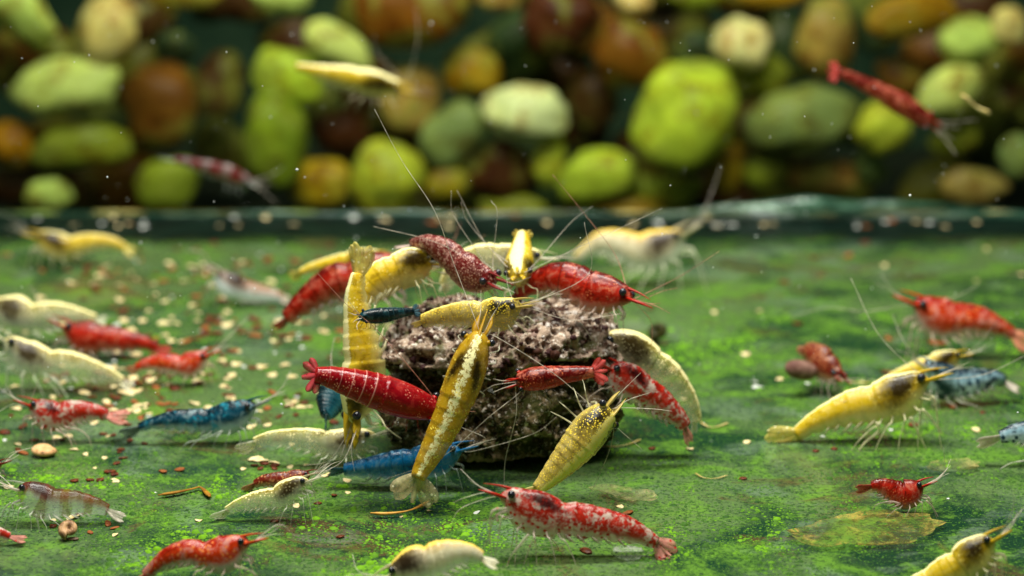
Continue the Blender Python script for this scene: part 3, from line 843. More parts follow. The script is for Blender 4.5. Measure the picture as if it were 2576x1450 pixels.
# ---- left side
shrimp('pale_shrimp', 'pale yellow shrimp at the left edge behind the leftmost red shrimp', 'pale', [(-30, 770, 22), (0, 785, 38), (45, 798, 46), (95, 802, 38), (150, 795, 30), (200, 800, 22), (240, 808, 15)], foot=868, fan=(278, 806), near=3, far=2)
shrimp('red_shrimp', 'blurred red shrimp facing left beside two pale shrimp at the left', 'red', [(158, 824, 15), (185, 838, 29), (220, 850, 38), (265, 852, 33), (310, 858, 27), (355, 862, 19), (395, 876, 12)], foot=902, fan=(438, 894), near=4, far=2)
shrimp('cream_shrimp', 'pale cream shrimp with brown saddle at the left edge, long tail', 'pale', [(8, 858, 16), (30, 876, 30), (62, 900, 40), (110, 915, 38), (165, 920, 33), (220, 930, 27), (270, 945, 19), (308, 962, 12)], foot=985, fan=(344, 980), leg_pts=[(-.3, (110, 940), (140, 960), (160, 985), (175, 1010)), (-.2, (60, 935), (55, 960), (50, 985))])
shrimp('red_shrimp', 'small bright red shrimp facing right, left of the rock', 'red_orange', [(525, 896, 12), (505, 906, 23), (475, 920, 30), (440, 918, 25), (405, 914, 21), (370, 916, 14), (342, 926, 9)], foot=972, fan=(314, 936), near=4, far=3)
shrimp('red_shrimp', 'red and white speckled shrimp facing left, lower left by the snail disc', 'red_mottled', [(72, 1022, 14), (95, 1032, 27), (130, 1046, 35), (170, 1042, 31), (205, 1036, 25), (240, 1038, 19), (270, 1044, 13)], foot=1112, fan=(335, 1050), fan_open=.8, whisk=[[(80, 1000), (98, 935), (120, 858)], [(40, 1020), (15, 1025), (-10, 1040)]], leg_pts=[(-.2, (165, 1075), (200, 1082), (222, 1100), (230, 1128)), (-.3, (140, 1080), (175, 1105), (185, 1150))])
shrimp('blue_shrimp', 'dark blue black shrimp facing right, left of the rock', 'navy', [(645, 1022, 14), (620, 1034, 28), (580, 1050, 36), (535, 1058, 31), (490, 1060, 28), (440, 1058, 23), (390, 1064, 15), (350, 1076, 10)], foot=1118, fan=(298, 1096), fan_open=.6, leg_pts=[(-.3, (560, 1085), (510, 1105), (470, 1115), (455, 1138)), (-.3, (600, 1085), (605, 1110), (590, 1140))])
shrimp('red_shrimp', 'clear bodied shrimp with red brown back bands at lower left', 'red_clear', [(42, 1234, 16), (70, 1244, 31), (110, 1262, 38), (155, 1268, 33), (200, 1268, 27), (240, 1274, 20), (272, 1284, 13)], foot=1318, fan=(322, 1308), fan_open=.5, leg_pts=[(-.2, (28, 1265), (12, 1280), (2, 1310)), (-.3, (90, 1295), (95, 1315), (100, 1342))])
shrimp('red_shrimp', 'red shrimp with only its head in view at the left edge', 'rust', [(5, 1168, 8), (-20, 1178, 16), (-50, 1190, 22), (-90, 1196, 18), (-130, 1205, 12)], foot=1225, near=3, far=2)
shrimp('red_shrimp', 'pale shrimp tail poking in at the lower left edge', 'red_mottled', [(-150, 1300, 18), (-120, 1310, 28), (-80, 1322, 26), (-40, 1332, 20), (0, 1342, 13), (25, 1350, 9)], foot=1372, fan=(72, 1358), fan_open=.5)
shrimp('red_shrimp', 'orange red shrimp at the lower left with its tail cut by the frame', 'red_orange', [(628, 1368, 16), (600, 1378, 31), (560, 1396, 41), (515, 1396, 34), (470, 1392, 29), (425, 1404, 24), (390, 1428, 17), (365, 1448, 12)], foot=1462, fan=(345, 1475), leg_pts=[(-.2, (590, 1425), (620, 1432), (645, 1448), (655, 1470))])
shrimp('yellow_shrimp', 'small yellow shrimp facing right, low in front of the blue shrimp', 'pale', [(778, 1212, 12), (752, 1224, 25), (718, 1244, 31), (680, 1256, 26), (640, 1262, 22), (600, 1272, 15), (570, 1286, 10)], foot=1310, fan=(528, 1310), fan_open=.6, near=4, far=3)
shrimp('red_shrimp', 'small rust red shrimp half hidden behind the small yellow shrimp', 'rust', [(780, 1196, 10), (755, 1203, 19), (725, 1210, 22), (695, 1208, 17), (665, 1210, 14), (640, 1218, 9)], foot=1252, dY=(.2, .2), fan=(606, 1238), fan_open=.5, near=3, far=2)
shrimp('yellow_shrimp', 'pale yellow shrimp facing right, just left of the rock base', 'pale', [(945, 1096, 14), (918, 1106, 27), (880, 1118, 36), (830, 1118, 33), (780, 1110, 29), (730, 1104, 23), (680, 1104, 17), (640, 1114, 12)], foot=1172, fan=(590, 1136), fan_open=.6, whisk=[[(990, 1075), (1002, 1060), (1000, 1050)], [(1000, 1090), (1050, 1080), (1090, 1070)]])
shrimp('blue_shrimp', 'clear blue shrimp facing right at the foot of the rock', 'blue', [(1160, 1136, 18), (1130, 1146, 32), (1090, 1156, 38), (1045, 1164, 36), (1000, 1170, 33), (950, 1176, 28), (905, 1180, 21), (865, 1182, 14)], foot=1228, fan=(815, 1188), fan_open=.4, whisk=[[(1210, 1120), (1215, 1090), (1160, 1075)], [(1230, 1135), (1330, 1080), (1400, 1050)]])
# ---- on and round the rock
shrimp('yellow_shrimp', 'large deep yellow shrimp climbing the rock front, white stripe down its back', 'yellow_striped', [(1208, 838, 22), (1200, 862, 32), (1185, 905, 43), (1166, 960, 46), (1146, 1010, 42), (1120, 1070, 37), (1090, 1130, 31), (1062, 1180, 23), (1050, 1204, 17)], Y=22.75, dY=(-.05, -.55), roll=86, fan=(1032, 1284), fan_open=1.25, legs='hang', near=4, far=4, uc=.44, whisk=[[.5, (1182, 770), (1145, 661), (1083, 535), (1010, 400), (942, 275)], [(1290, 860), (1395, 929), (1494, 1024), (1615, 1131)]], rost=1.3, swim=False)
shrimp('red_shrimp', 'large crimson shrimp seen from above on the rock left side, tail left', 'crimson', [(1098, 1035, 20), (1078, 1028, 30), (1040, 1016, 40), (990, 1000, 45), (930, 980, 43), (880, 964, 36), (830, 950, 27), (792, 944, 19)], Y=22.6, dY=(.15, -.1), roll=72, fan=(744, 952), fan_open=2.0, legs='hang', uc=.46, near=3, far=3, whisk=[[(1066, 943), (953, 839), (874, 760), (798, 687)]], swim=False, wcol='red_whisker')
shrimp('blue_shrimp', 'dark blue shrimp facing away behind the crimson shrimp', 'teal', [(838, 968, 16), (836, 985, 30), (832, 1008, 34), (826, 1030, 26), (820, 1046, 15)], Y=24.1, dY=(.5, -.2), roll=15, sgn=-1, legs='hang', near=4, far=4, leg_len=1.1, scales=False, eyes=(0, 0), rost=0, whisk=None, swim=False)
shrimp('yellow_shrimp', 'yellow shrimp hanging head down along the left of the rock', 'yellow', [(892, 1066, 16), (896, 1045, 30), (906, 1000, 48), (914, 940, 54), (912, 880, 48), (905, 820, 40), (896, 760, 30), (898, 715, 22), (902, 690, 17)], Y=23.5, dY=(-.25, .1), roll=28, sgn=1, fan=(912, 604), fan_open=.55, fan_roll=30, legs='hang', near=2, far=2, uc=.42, swim=True)
shrimp('yellow_shrimp', 'arched yellow shrimp with dark saddle on the rock top left corner', 'yellow', [(1086, 668, 22), (1065, 668, 36), (1035, 672, 42), (1000, 684, 42), (960, 700, 38), (930, 726, 30), (915, 758, 22), (912, 785, 16)], Y=24.3, dY=(.2, -.2), fan=(930, 830), fan_open=.6, legs='hang', near=3, far=2, sgn=-1)
shrimp('red_shrimp', 'brownish red shrimp leaning head down across the rock top', 'brown_red', [(1245, 712, 22), (1222, 704, 33), (1185, 690, 44), (1150, 662, 41), (1115, 634, 34), (1082, 616, 25), (1056, 612, 17), (1038, 614, 12)], Y=24.2, dY=(-.3, .4), roll=38, fan=(984, 622), fan_open=.25, legs='hang', near=3, far=3, uc=.42, whisk=[[(1330, 690), (1480, 615), (1665, 525)], [(1235, 600), (1240, 540), (1235, 505)], [(1180, 640), (1090, 595), (940, 570)], [(1200, 620), (1150, 540), (1135, 480)]], wcol='whisker')
shrimp('red_shrimp', 'big dark red shrimp behind the rock left, tail slanting down', 'red', [(1020, 690, 30), (1000, 690, 44), (960, 694, 54), (905, 700, 52), (850, 712, 45), (800, 738, 36), (755, 772, 27), (722, 802, 18)], Y=26.4, dY=(0, 0), fan=(684, 832), fan_open=.4, legs='hang', near=4, far=2, wcol='red_whisker', sgn=-1)
shrimp('yellow_shrimp', 'faint yellow shrimp far behind the big dark red one', 'yellow', [(960, 645, 12), (930, 648, 20), (890, 655, 24), (840, 664, 18), (790, 674, 13), (755, 686, 8)], Y=28.0, fan=(722, 700), legs='hang', near=2, far=2)
shrimp('pale_shrimp', 'pale cream shrimp along the back of the rock top', 'pale', [(1365, 652, 15), (1340, 652, 26), (1300, 656, 36), (1250, 652, 36), (1210, 652, 34), (1170, 664, 30), (1140, 690, 24), (1120, 720, 16)], Y=25.6, fan=(1110, 745), legs='hang', near=3, far=2)
shrimp('yellow_shrimp', 'yellow shrimp on the rock facing the viewer with tail fan raised', 'yellow', [(1304, 698, 22), (1305, 690, 30), (1306, 676, 36), (1308, 655, 33), (1311, 630, 27), (1313, 610, 21), (1314, 596, 16)], Y=24.6, dY=(-.55, .7), roll=75, sgn=1, fan=(1315, 568), fan_open=1.5, legs='hang', near=3, far=3, rost=.9, whisk=[[(1240, 640), (1190, 560), (1160, 510)], [(1380, 640), (1440, 570), (1490, 520)], [(1270, 640), (1215, 600), (1150, 480)]])
shrimp('red_shrimp', 'arched red shrimp on the rock top right, head pointing right', 'red', [(1588, 756, 19), (1562, 748, 32), (1525, 740, 42), (1485, 732, 47), (1450, 716, 45), (1415, 702, 38), (1378, 702, 32), (1345, 716, 24), (1318, 732, 18), (1302, 742, 14)], Y=24.1, dY=(-.3, .3), fan=(1270, 765), fan_open=.5, legs='hang', uc=.36, near=4, far=3, leg_len=.8, whisk=[[(1635, 735), (1700, 700), (1810, 632)], [(1640, 755), (1670, 740), (1705, 725)], [(1625, 790), (1642, 820), (1640, 870)], [.4, (1572, 725), (1540, 640), (1480, 560), (1390, 440)]], wcol='red_whisker')
shrimp('blue_shrimp', 'small dark teal shrimp seen from above at the rock top left, head left', 'teal', [(908, 798, 11), (920, 797, 15), (940, 796, 19), (965, 794, 19), (990, 790, 16), (1015, 787, 12), (1040, 784, 8)], Y=23.0, dY=(-.1, .2), roll=75, fan=(1062, 778), legs='hang', near=4, far=4, fan_open=1.2, scales=True, swim=False)
shrimp('yellow_shrimp', 'yellow shrimp lying across the rock top, head right, white back line', 'yellow_gold', [(1312, 772, 16), (1290, 778, 28), (1258, 790, 38), (1220, 794, 36), (1180, 792, 31), (1140, 794, 27), (1100, 800, 22), (1062, 808, 15)], Y=23.35, dY=(-.1, .15), roll=12, fan=(1030, 822), fan_open=.5, legs='hang', near=4, far=3, leg_len=.8, whisk=[[(1270, 740), (1265, 700), (1280, 650)], [(1400, 740), (1480, 690), (1470, 560)], [(1380, 790), (1450, 800), (1560, 790)]])
shrimp('red_shrimp', 'small red shrimp seen from above on the rock front, head left', 'red', [(1298, 962, 16), (1312, 959, 23), (1340, 955, 29), (1380, 950, 28), (1420, 944, 22), (1460, 940, 18), (1495, 936, 13)], Y=22.9, roll=68, fan=(1540, 930), fan_open=1.5, legs='hang', near=4, far=4, eyes=(1, 1), whisk=[[(1296, 1000), (1290, 1040), (1275, 1150), (1268, 1232)], [(1270, 965), (1235, 975), (1215, 985)], [-.2, (1330, 1000), (1240, 1050), (1100, 1150), (960, 1210)]], swim=False)
shrimp('yellow_shrimp', 'golden speckled shrimp slanting up the lower right of the rock', 'yellow_gold', [(1532, 1030, 22), (1518, 1044, 36), (1490, 1074, 46), (1462, 1108, 46), (1430, 1146, 40), (1400, 1180, 32), (1372, 1210, 23), (1350, 1232, 16)], Y=22.35, dY=(.1, -.2), roll=52, sgn=1, fan=(1318, 1258), fan_open=.7, legs='hang', uc=.42, near=4, far=2, swim=False, whisk=[[(1555, 1060), (1540, 1130), (1490, 1230), (1460, 1275)], [(1590, 1022), (1640, 1028), (1690, 1035)]])
shrimp('pale_shrimp', 'pale arched shrimp hanging over the right side of the rock', 'pale', [(1515, 872, 26), (1548, 876, 44), (1590, 892, 50), (1640, 924, 46), (1685, 960, 38), (1722, 1002, 28), (1742, 1042, 20), (1748, 1062, 15)], Y=24.2, fan=(1748, 1100), fan_open=.4, legs='hang', near=3, far=2, whisk=None)
shrimp('red_shrimp', 'red mottled shrimp hanging tail down on the right of the rock', 'red_mottled', [(1530, 930, 24), (1555, 946, 36), (1590, 968, 40), (1630, 994, 36), (1670, 1022, 30), (1705, 1052, 22), (1724, 1074, 15)], Y=23.85, fan=(1742, 1124), fan_open=.5, legs='hang', near=3, far=2, whisk=None)
# ---- front and right
shrimp('red_shrimp', 'large mottled red shrimp in front, facing left, clear legs', 'red_mottled', [(1258, 1250, 20), (1285, 1260, 33), (1325, 1282, 46), (1370, 1297, 48), (1461, 1313, 41), (1563, 1330, 33), (1618, 1350, 22), (1652, 1366, 14)], foot=1400, fan=(1704, 1412), fan_open=.9, fan_roll=55, whisk=[[(1190, 1230), (1160, 1240), (1140, 1265)], [(1185, 1262), (1160, 1275), (1135, 1318)]], leg_pts=[(-.3, (1275, 1280), (1240, 1285), (1232, 1330), (1236, 1400)), (-.35, (1330, 1345), (1305, 1375), (1285, 1400), (1275, 1425)), (-.3, (1345, 1350), (1330, 1385), (1318, 1420))], uc=.38)
shrimp('cream_shrimp', 'blurred cream shrimp at the bottom edge in front of the rock', 'cream', [(985, 1450, 20), (1010, 1440, 36), (1050, 1425, 46), (1095, 1412, 44), (1140, 1396, 34), (1180, 1394, 24), (1212, 1404, 15)], foot=1490, fan=(1262, 1426), fan_open=.5)
shrimp('red_shrimp', 'bright red shrimp at the right edge behind the yellow one', 'red_orange', [(2298, 768, 20), (2325, 782, 36), (2368, 804, 48), (2420, 808, 40), (2470, 812, 33), (2515, 826, 22), (2548, 842, 14)], foot=902, fan=(2600, 872), whisk=[[(2260, 768), (2180, 775), (2080, 782), (1990, 800)], [(2330, 780), (2400, 745), (2465, 715)]])
shrimp('brown_shrimp', 'small rust shrimp holding a brown pellet, right of the rock', 'rust', [(2112, 950, 13), (2099, 940, 25), (2079, 923, 34), (2060, 905, 34), (2042, 890, 27), (2028, 884, 17)], foot=988, dY=(-.3, .3), roll=20, sgn=-1, fan=(2006, 902), near=4, far=3)
shrimp('yellow_shrimp', 'bright yellow shrimp facing right, dark saddle, spread tail, right of the rock', 'yellow', [(2338, 958, 17), (2308, 970, 36), (2262, 998, 52), (2205, 1016, 48), (2150, 1028, 42), (2090, 1046, 32), (2040, 1070, 23), (2005, 1094, 16)], foot=1112, fan=(1928, 1138), fan_open=1.0, fan_roll=60, whisk=[[(2370, 955), (2470, 930), (2590, 890)], [.6, (2280, 920), (2200, 830), (2140, 700)]], leg_pts=[(-.3, (2205, 1062), (2210, 1085), (2175, 1115), (2152, 1148)), (-.3, (2290, 1050), (2300, 1070), (2325, 1120), (2330, 1130)), (-.2, (2320, 1030), (2340, 1050), (2370, 1092))])
shrimp('yellow_shrimp', 'yellow shrimp peeping out behind the speckled blue one', 'yellow', [(2418, 898, 12), (2395, 904, 22), (2360, 916, 28), (2320, 928, 24), (2280, 940, 18), (2240, 952, 12)], foot=985, near=3, far=2, fan=(2210, 965))
shrimp('blue_shrimp', 'blue and white speckled shrimp with dark head at the right', 'dalmatian', [(2330, 926, 15), (2348, 938, 30), (2382, 962, 40), (2425, 966, 34), (2465, 958, 27), (2505, 952, 19), (2525, 960, 13)], foot=1018, fan=(2572, 985), fan_open=.3, dY=(-.1, .1))
shrimp('blue_shrimp', 'black and white shrimp at the right edge, only its tail in view', 'dalmatian', [(2720, 1120, 20), (2690, 1110, 34), (2645, 1098, 40), (2600, 1090, 32), (2550, 1092, 22), (2515, 1100, 14)], foot=1170, fan=(2448, 1118), fan_open=.4, leg_pts=[(-.3, (2600, 1130), (2590, 1155), (2545, 1165), (2516, 1180))])
shrimp('red_shrimp', 'small deep red shrimp with white tail tip at the lower right', 'red', [(2322, 1226, 15), (2304, 1234, 26), (2278, 1244, 33), (2252, 1240, 28), (2228, 1228, 22), (2206, 1222, 15), (2192, 1224, 10)], foot=1292, fan=(2146, 1232), fan_open=.5, leg_pts=[(-.2, (2265, 1268), (2240, 1262), (2205, 1270), (2195, 1285)), (-.2, (2330, 1260), (2345, 1275), (2360, 1300))])
shrimp('yellow_shrimp', 'blurred yellow shrimp cut by the lower right corner', 'yellow', [(2502, 1362, 18), (2482, 1376, 34), (2445, 1404, 44), (2405, 1432, 42), (2360, 1456, 36), (2320, 1478, 26), (2290, 1500, 16)], foot=1480, fan=(2250, 1530))

# ------------------------------------------------------------------ snails
def shell_mat(name, a, b_, c_):
    n = NT(name)
    tc = n.n('ShaderNodeTexCoord').outputs['Object']
    f = n.noise(tc, 7, 5, .7, 1.2)
    c = n.mix(n.ramp(f, .40, .52), a, b_)
    c = n.mix(n.ramp(f, .55, .64), c, c_)
    return n.finish(n.principled(i_Base_Color=c, i_Roughness=.3, i_Normal=n.bump(f, .2, .02)).outputs[0])
def snail(label, px, py, rad, tilt, mat, squash=.55, seed=0):
    c = ground(px, py)
    rc = rad * cmpx(c)
    root = empty('snail', (c.x, c.y, 0))
    tag(root, label, 'snail')
    rot = Matrix.Rotation(tilt[2], 3, 'Z') @ Matrix.Rotation(tilt[0], 3, 'X')
    ctr = Vector((c.x, c.y, 0))
    v, f = [], []
    NT_, NR_ = 96, 14
    turns = 2.6
    for i in range(NT_ + 1):
        t = i / NT_
        a = t * turns * 2 * math.pi + seed
        g = .10 + .90 * t ** 1.35
        R_ = rc * .60 * g; r_ = rc * .44 * g
        cc = Vector((R_ * math.cos(a), R_ * math.sin(a), rc * .10 * (1 - t)))
        o_ = Vector((math.cos(a), math.sin(a), 0))
        for k in range(NR_):
            th = 2 * math.pi * k / NR_
            v.append(cc + o_ * (r_ * math.cos(th)) + Vector((0, 0, 1)) * (r_ * squash * 1.5 * math.sin(th)))
    for i in range(NT_):
        for k in range(NR_):
            k2 = (k + 1) % NR_
            f.append((i * NR_ + k, i * NR_ + k2, (i + 1) * NR_ + k2, (i + 1) * NR_ + k))
    f += [tuple(range(NR_))[::-1], tuple(NT_ * NR_ + k for k in range(NR_))]
    v = [rot @ p for p in v]
    lo = min(p.z for p in v)
    v = [ctr + p + Vector((0, 0, .05 * rc + .01 - lo)) for p in v]
    part('shell', (v, f), mat, root)
    part('foot', ball(ctr + Vector((rc * .3, -rc * .1, rc * .12)), (rc * .55, rc * .3, rc * .14), nu=12, nv=8), M['snail_body'], root)
    return root
M['snail_body'] = plain_mat('snail flesh', (.10, .06, .04), (.22, .14, .09), 9, .3)
snail('flat oval cream snail shell with brown stains at the lower left', 110, 1146, 36, (.12, 0, .3), shell_mat('cream shell', (.80, .50, .24), (.72, .40, .17), (.10, .05, .03)), .42, 2.0)
snail('round brown and cream snail shell below the clear bodied shrimp', 175, 1358, 29, (.75, 0, .2), shell_mat('mottled shell', (.60, .36, .18), (.26, .14, .07), (.05, .03, .02)), .7, .6)
snail('dark green round snail on the floor right of the rock', 1657, 866, 30, (.9, 0, -.4), shell_mat('dark shell', (.016, .018, .004), (.045, .042, .006), (.006, .006, .003)), .8, 1.0)
pel = empty('pellet', ground(2010, 962))
tag(pel, 'brown rounded pellet held by the small rust shrimp', 'pellet')
pc = at(2014, 930, ground(2080, 988).y - .15)
part('pellet_body', tube([pc + Vector((-.19, 0, .02)), pc + Vector((-.1, -.02, .02)), pc + Vector((.05, .02, -.02)), pc + Vector((.20, .05, -.05))], lambda t: .105 * math.sqrt(max(.03, 1 - (2 * t - 1) ** 2 * .95)) + .02, 14, 12), plain_mat('brown pellet', (.14, .06, .045), (.30, .17, .13), 5, .5), pel)

# ------------------------------------------------------------------ strands and scraps
def strand(name, label, P, r, mat, z=.03, Y=None, cat='food strand', flat=.7):
    Q = [(at(x, y, Y) if Y else ground(x, y, z)) for x, y in P]
    o = mesh_obj(name, *tube(Q, lambda t: r * (.75 + .25 * math.sin(t * 9)) * (1 if .04 < t < .96 else .6), 26, 8, flat), mat)
    return tag(o, label, cat)
orange = plain_mat('orange food', (.55, .25, .04), (.75, .42, .10), 12, .5)
tan = plain_mat('tan food', (.60, .42, .12), (.72, .60, .26), 14, .5)
brownm = plain_mat('brown scrap', (.20, .075, .012), (.42, .20, .02), 7, .45)
strand('food_strand', 'curved orange strand under the tail of the striped yellow shrimp', [(932, 1291), (970, 1293), (1020, 1287), (1055, 1275), (1078, 1262)], .026, orange, .05)
strand('food_strand', 'bent brown leaf scrap on the green floor at lower left', [(398, 1246), (440, 1240), (485, 1230), (503, 1226), (518, 1238), (528, 1250)], .036, brownm, .04, flat=.5)
strand('food_strand', 'wavy cream string on the floor right of the hanging red shrimp', [(1762, 1062), (1785, 1075), (1810, 1072), (1832, 1064)], .015, tan, .02)
strand('food_strand', 'cream string on the floor behind the golden shrimp', [(1500, 1122), (1545, 1124), (1580, 1118), (1612, 1106)], .014, tan, .02)
strand('food_strand', 'thin curved thread on the floor right of the golden shrimp', [(1748, 1190), (1770, 1202), (1800, 1204), (1830, 1196)], .010, tan, .02)
strand('food_strand', 'yellow strand drifting in the water at the upper right', [(2418, 238), (2445, 262), (2470, 278), (2490, 286)], .045, tan, Y=30)
strand('food_strand', 'thin pale strand beside the small rust shrimp', [(2110, 952), (2150, 962), (2190, 964)], .018, tan, .05)
strand('food_strand', 'short pale rod lying under the large blue shrimp', [(905, 1216), (930, 1218), (955, 1217)], .011, plain_mat('pale rod', (.45, .50, .42), (.6, .64, .52), 9, .4), .03)

def film(name, label, P, mat, z=.012):
    Q, L = spl([tuple(ground(x, y, z)) for x, y in P + [P[0]]], 60)
    c = Q[:, :3].mean(0)
    v, f = [tuple(c + np.array([0, 0, .02]))], []
    rim = [0.0]
    for j, k in enumerate((.35, .7, .92, 1.0)):
        for i in range(60):
            q = c + (Q[i, :3] - c) * (k * (1 + .22 * noise.noise(Vector((i * .35, c[0], 2))) * math.sin(math.pi * i / 60)))
            w = .05 * noise.noise(Vector(q) * 2.5) if k < 1 else .03 * noise.noise(Vector(q) * 5)
            v.append((q[0], q[1], z + .02 + max(0, w) + (.025 if j == 3 else 0)))
            rim.append((0, .15, .6, 1.0)[j])
    for i in range(60):
        f.append((0, 1 + i, 1 + (i + 1) % 60))
    for j in range(3):
        for i in range(60):
            a, b = 1 + j * 60 + i, 1 + j * 60 + (i + 1) % 60
            f.append((a, a + 60, b + 60, b))
    return tag(mesh_obj(name, v, f, mat, attrs={'rim': ('FLOAT', rim)}), label, 'leaf film')
def film_mat(name, a, b_, t):
    n = NT(name)
    tc = n.n('ShaderNodeTexCoord').outputs['Object']
    f = n.noise(tc, 3.2, 5, .7, .4); g = n.noise(tc, 15, 4, .7)
    c = n.mix(n.ramp(f, .38, .62), a, b_)
    c = n.mix(n.ramp(g, .54, .62), c, (.10, .24, .03))
    p = n.principled(i_Base_Color=c, i_Roughness=.6, i_Normal=n.bump(g, .4, .03))
    return n.finish(n.see_through(p.outputs[0], n.ramp(n.math('ADD', n.math('ADD', n.math('MULTIPLY', f, .6), n.math('MULTIPLY', g, .4)), n.math('MULTIPLY', n.attr('rim'), .12)), .50, .74, min(.95, t + .14), .15)))
film('leaf_film', 'thin decayed yellow leaf film on the floor under the small deep red shrimp', [(1975, 1346), (2010, 1372), (2070, 1384), (2150, 1378), (2230, 1378), (2310, 1368), (2360, 1345), (2370, 1318), (2300, 1302), (2200, 1296), (2120, 1306), (2040, 1330)], film_mat('yellow leaf film', (.24, .24, .06), (.58, .42, .08), .75))
film('leaf_film', 'beige decayed leaf film behind the tail of the large mottled shrimp', [(1480, 1236), (1530, 1252), (1590, 1268), (1650, 1266), (1640, 1248), (1580, 1236), (1520, 1228)], film_mat('beige leaf film', (.34, .30, .12), (.56, .48, .22), .7))
film('leaf_film', 'whitish film patch on the floor at the bottom right of centre', [(1535, 1400), (1570, 1415), (1610, 1414), (1620, 1396), (1590, 1384), (1550, 1386)], film_mat('whitish film', (.44, .46, .38), (.62, .64, .56), .7))
film('leaf_film', 'yellowish film smear on the floor below the speckled blue shrimp', [(2330, 1186), (2380, 1196), (2440, 1190), (2460, 1172), (2410, 1164), (2350, 1170)], film_mat('yellow smear', (.30, .28, .10), (.46, .40, .14), .8))

# ------------------------------------------------------------------ food flakes
def flake_mesh(kind, seed):
    rn = random.Random(seed)
    n_ = 9
    ph = rn.uniform(0, 6)
    rad = [1 + .28 * math.sin(2 * a + ph) * rn.random() + rn.uniform(-.16, .16) for a in [2 * math.pi * i / n_ for i in range(n_)]]
    el = rn.uniform(.55, .85)
    v, f = [], []
    th = .16 if kind == 'cream' else .30
    for z, k in ((0, .8), (th * .5, 1.0), (th, .78)):
        for i in range(n_):
            a = 2 * math.pi * i / n_
            v.append((rad[i] * k * math.cos(a), el * rad[i] * k * math.sin(a), z + (.10 * math.cos(2 * a + ph) if kind == 'cream' else 0)))
    v.append((0, 0, th * (1.0 if kind == 'cream' else 1.15)))
    for j in range(2):
        for i in range(n_):
            i2 = (i + 1) % n_
            f.append((j * n_ + i, j * n_ + i2, (j + 1) * n_ + i2, (j + 1) * n_ + i))
    for i in range(n_):
        f.append((2 * n_ + i, 2 * n_ + (i + 1) % n_, 3 * n_))
    f.append(tuple(range(n_))[::-1])
    me = bpy.data.meshes.new('flake')
    me.from_pydata(v, [], f)
    me.polygons.foreach_set('use_smooth', [True] * len(me.polygons))
    return me
FM = {'cream': plain_mat('cream flake', (.74, .54, .22), (.88, .76, .44), 1.4, .5), 'brown': plain_mat('brown flake', (.050, .012, .005), (.20, .050, .018), 1.2, .35, .3, .15),
      'white': plain_mat('white crumb', (.66, .70, .62), (.80, .82, .76), 2, .4), 'rust': plain_mat('rust flake', (.24, .065, .02), (.38, .13, .04), 1.3, .45)}
FMESH = {}
for k in FM:
    FMESH[k] = []
    for s_ in range(5):
        me = flake_mesh('cream' if k in ('cream', 'white') else 'brown', s_ * 7 + len(k))
        me.materials.append(FM[k]); FMESH[k].append(me)
NAMES = {'cream': ('food_flake', 'cream oat coloured food flake lying on the green floor'), 'brown': ('food_seed', 'small dark brown food grain lying on the green floor'),
         'white': ('food_crumb', 'tiny white crumb lying on the green floor'), 'rust': ('food_flake', 'rust coloured food flake lying on the green floor')}
MARKS = [(150, 630, 'behind the yellow shrimp at far left'), (620, 730, 'around the blurred brown backed shrimp'), (1600, 650, 'around the large blurred cream shrimp'), (120, 820, 'beside the pale shrimp at the left edge'),
         (280, 860, 'beside the blurred red shrimp at left'), (170, 950, 'under the pale cream shrimp at left'), (430, 930, 'by the small bright red shrimp'), (180, 1060, 'under the red and white speckled shrimp'), (500, 1060, 'by the dark blue black shrimp'),
         (160, 1270, 'by the clear bodied shrimp at lower left'), (110, 1140, 'around the flat snail shell'), (250, 1195, 'between the snail shell and the bent scrap'), (175, 1340, 'beside the round snail shell'), (480, 1240, 'by the bent brown leaf scrap'), (520, 1400, 'by the orange red shrimp at the bottom'),
         (700, 1180, 'above the small rust red shrimp'), (700, 1280, 'by the small yellow shrimp'), (780, 1120, 'under the pale shrimp at the rock base'), (780, 800, 'below the tail of the big dark red shrimp'), (720, 920, 'left of the crimson shrimp'), (380, 720, 'on the open floor far left of the rock'), (600, 830, 'on the littered floor left of the rock'),
         (1020, 1290, 'by the curved orange strand'), (1200, 1300, 'before the large mottled shrimp'), (1450, 1350, 'under the large mottled shrimp'), (1657, 850, 'by the dark snail'), (1690, 1100, 'below the hanging red shrimp'), (1900, 720, 'on the open floor right of the cream shrimp'), (1850, 900, 'on the open floor right of the rock'),
         (2060, 930, 'by the small rust shrimp with the pellet'), (2150, 780, 'left of the bright red shrimp at right'), (2420, 800, 'under the bright red shrimp at right'), (2150, 1080, 'under the bright yellow shrimp'), (2430, 980, 'by the speckled blue shrimp'), (2250, 1270, 'by the small deep red shrimp'), (2350, 650, 'far back at the right'), (1000, 620, 'behind the crowded rock'), (1900, 1200, 'between the golden and bright yellow shrimp')]
SHORT = {'cream': 'cream food flake ', 'brown': 'dark brown grain ', 'white': 'tiny white crumb ', 'rust': 'rust coloured flake '}
FLAKES = {}
def near_mark(px, py):
    return min(MARKS, key=lambda m: (m[0] - px) ** 2 + 3 * (m[1] - py) ** 2)[2]
def flake(kind, px, py, size, z=.004, own=None):
    p = ground(px, py, z)
    if abs(p.x - ROCK_C.x) < 1.25 and abs(p.y - ROCK_C.y) < 1.05: return
    o = bpy.data.objects.new(NAMES[kind][0], random.choice(FMESH[kind]))
    col.objects.link(o)
    s = size * cmpx(p)
    o.location = p; o.scale = (s, s, s)
    o.rotation_euler = (random.uniform(-.25, .25), random.uniform(-.2, .2), random.uniform(0, 6.28))
    lab = SHORT[kind] + (own or near_mark(px, py))
    FLAKES.setdefault(lab, []).append((px, o))
    tag(o, lab, 'food', kind + ' food bits on the floor')
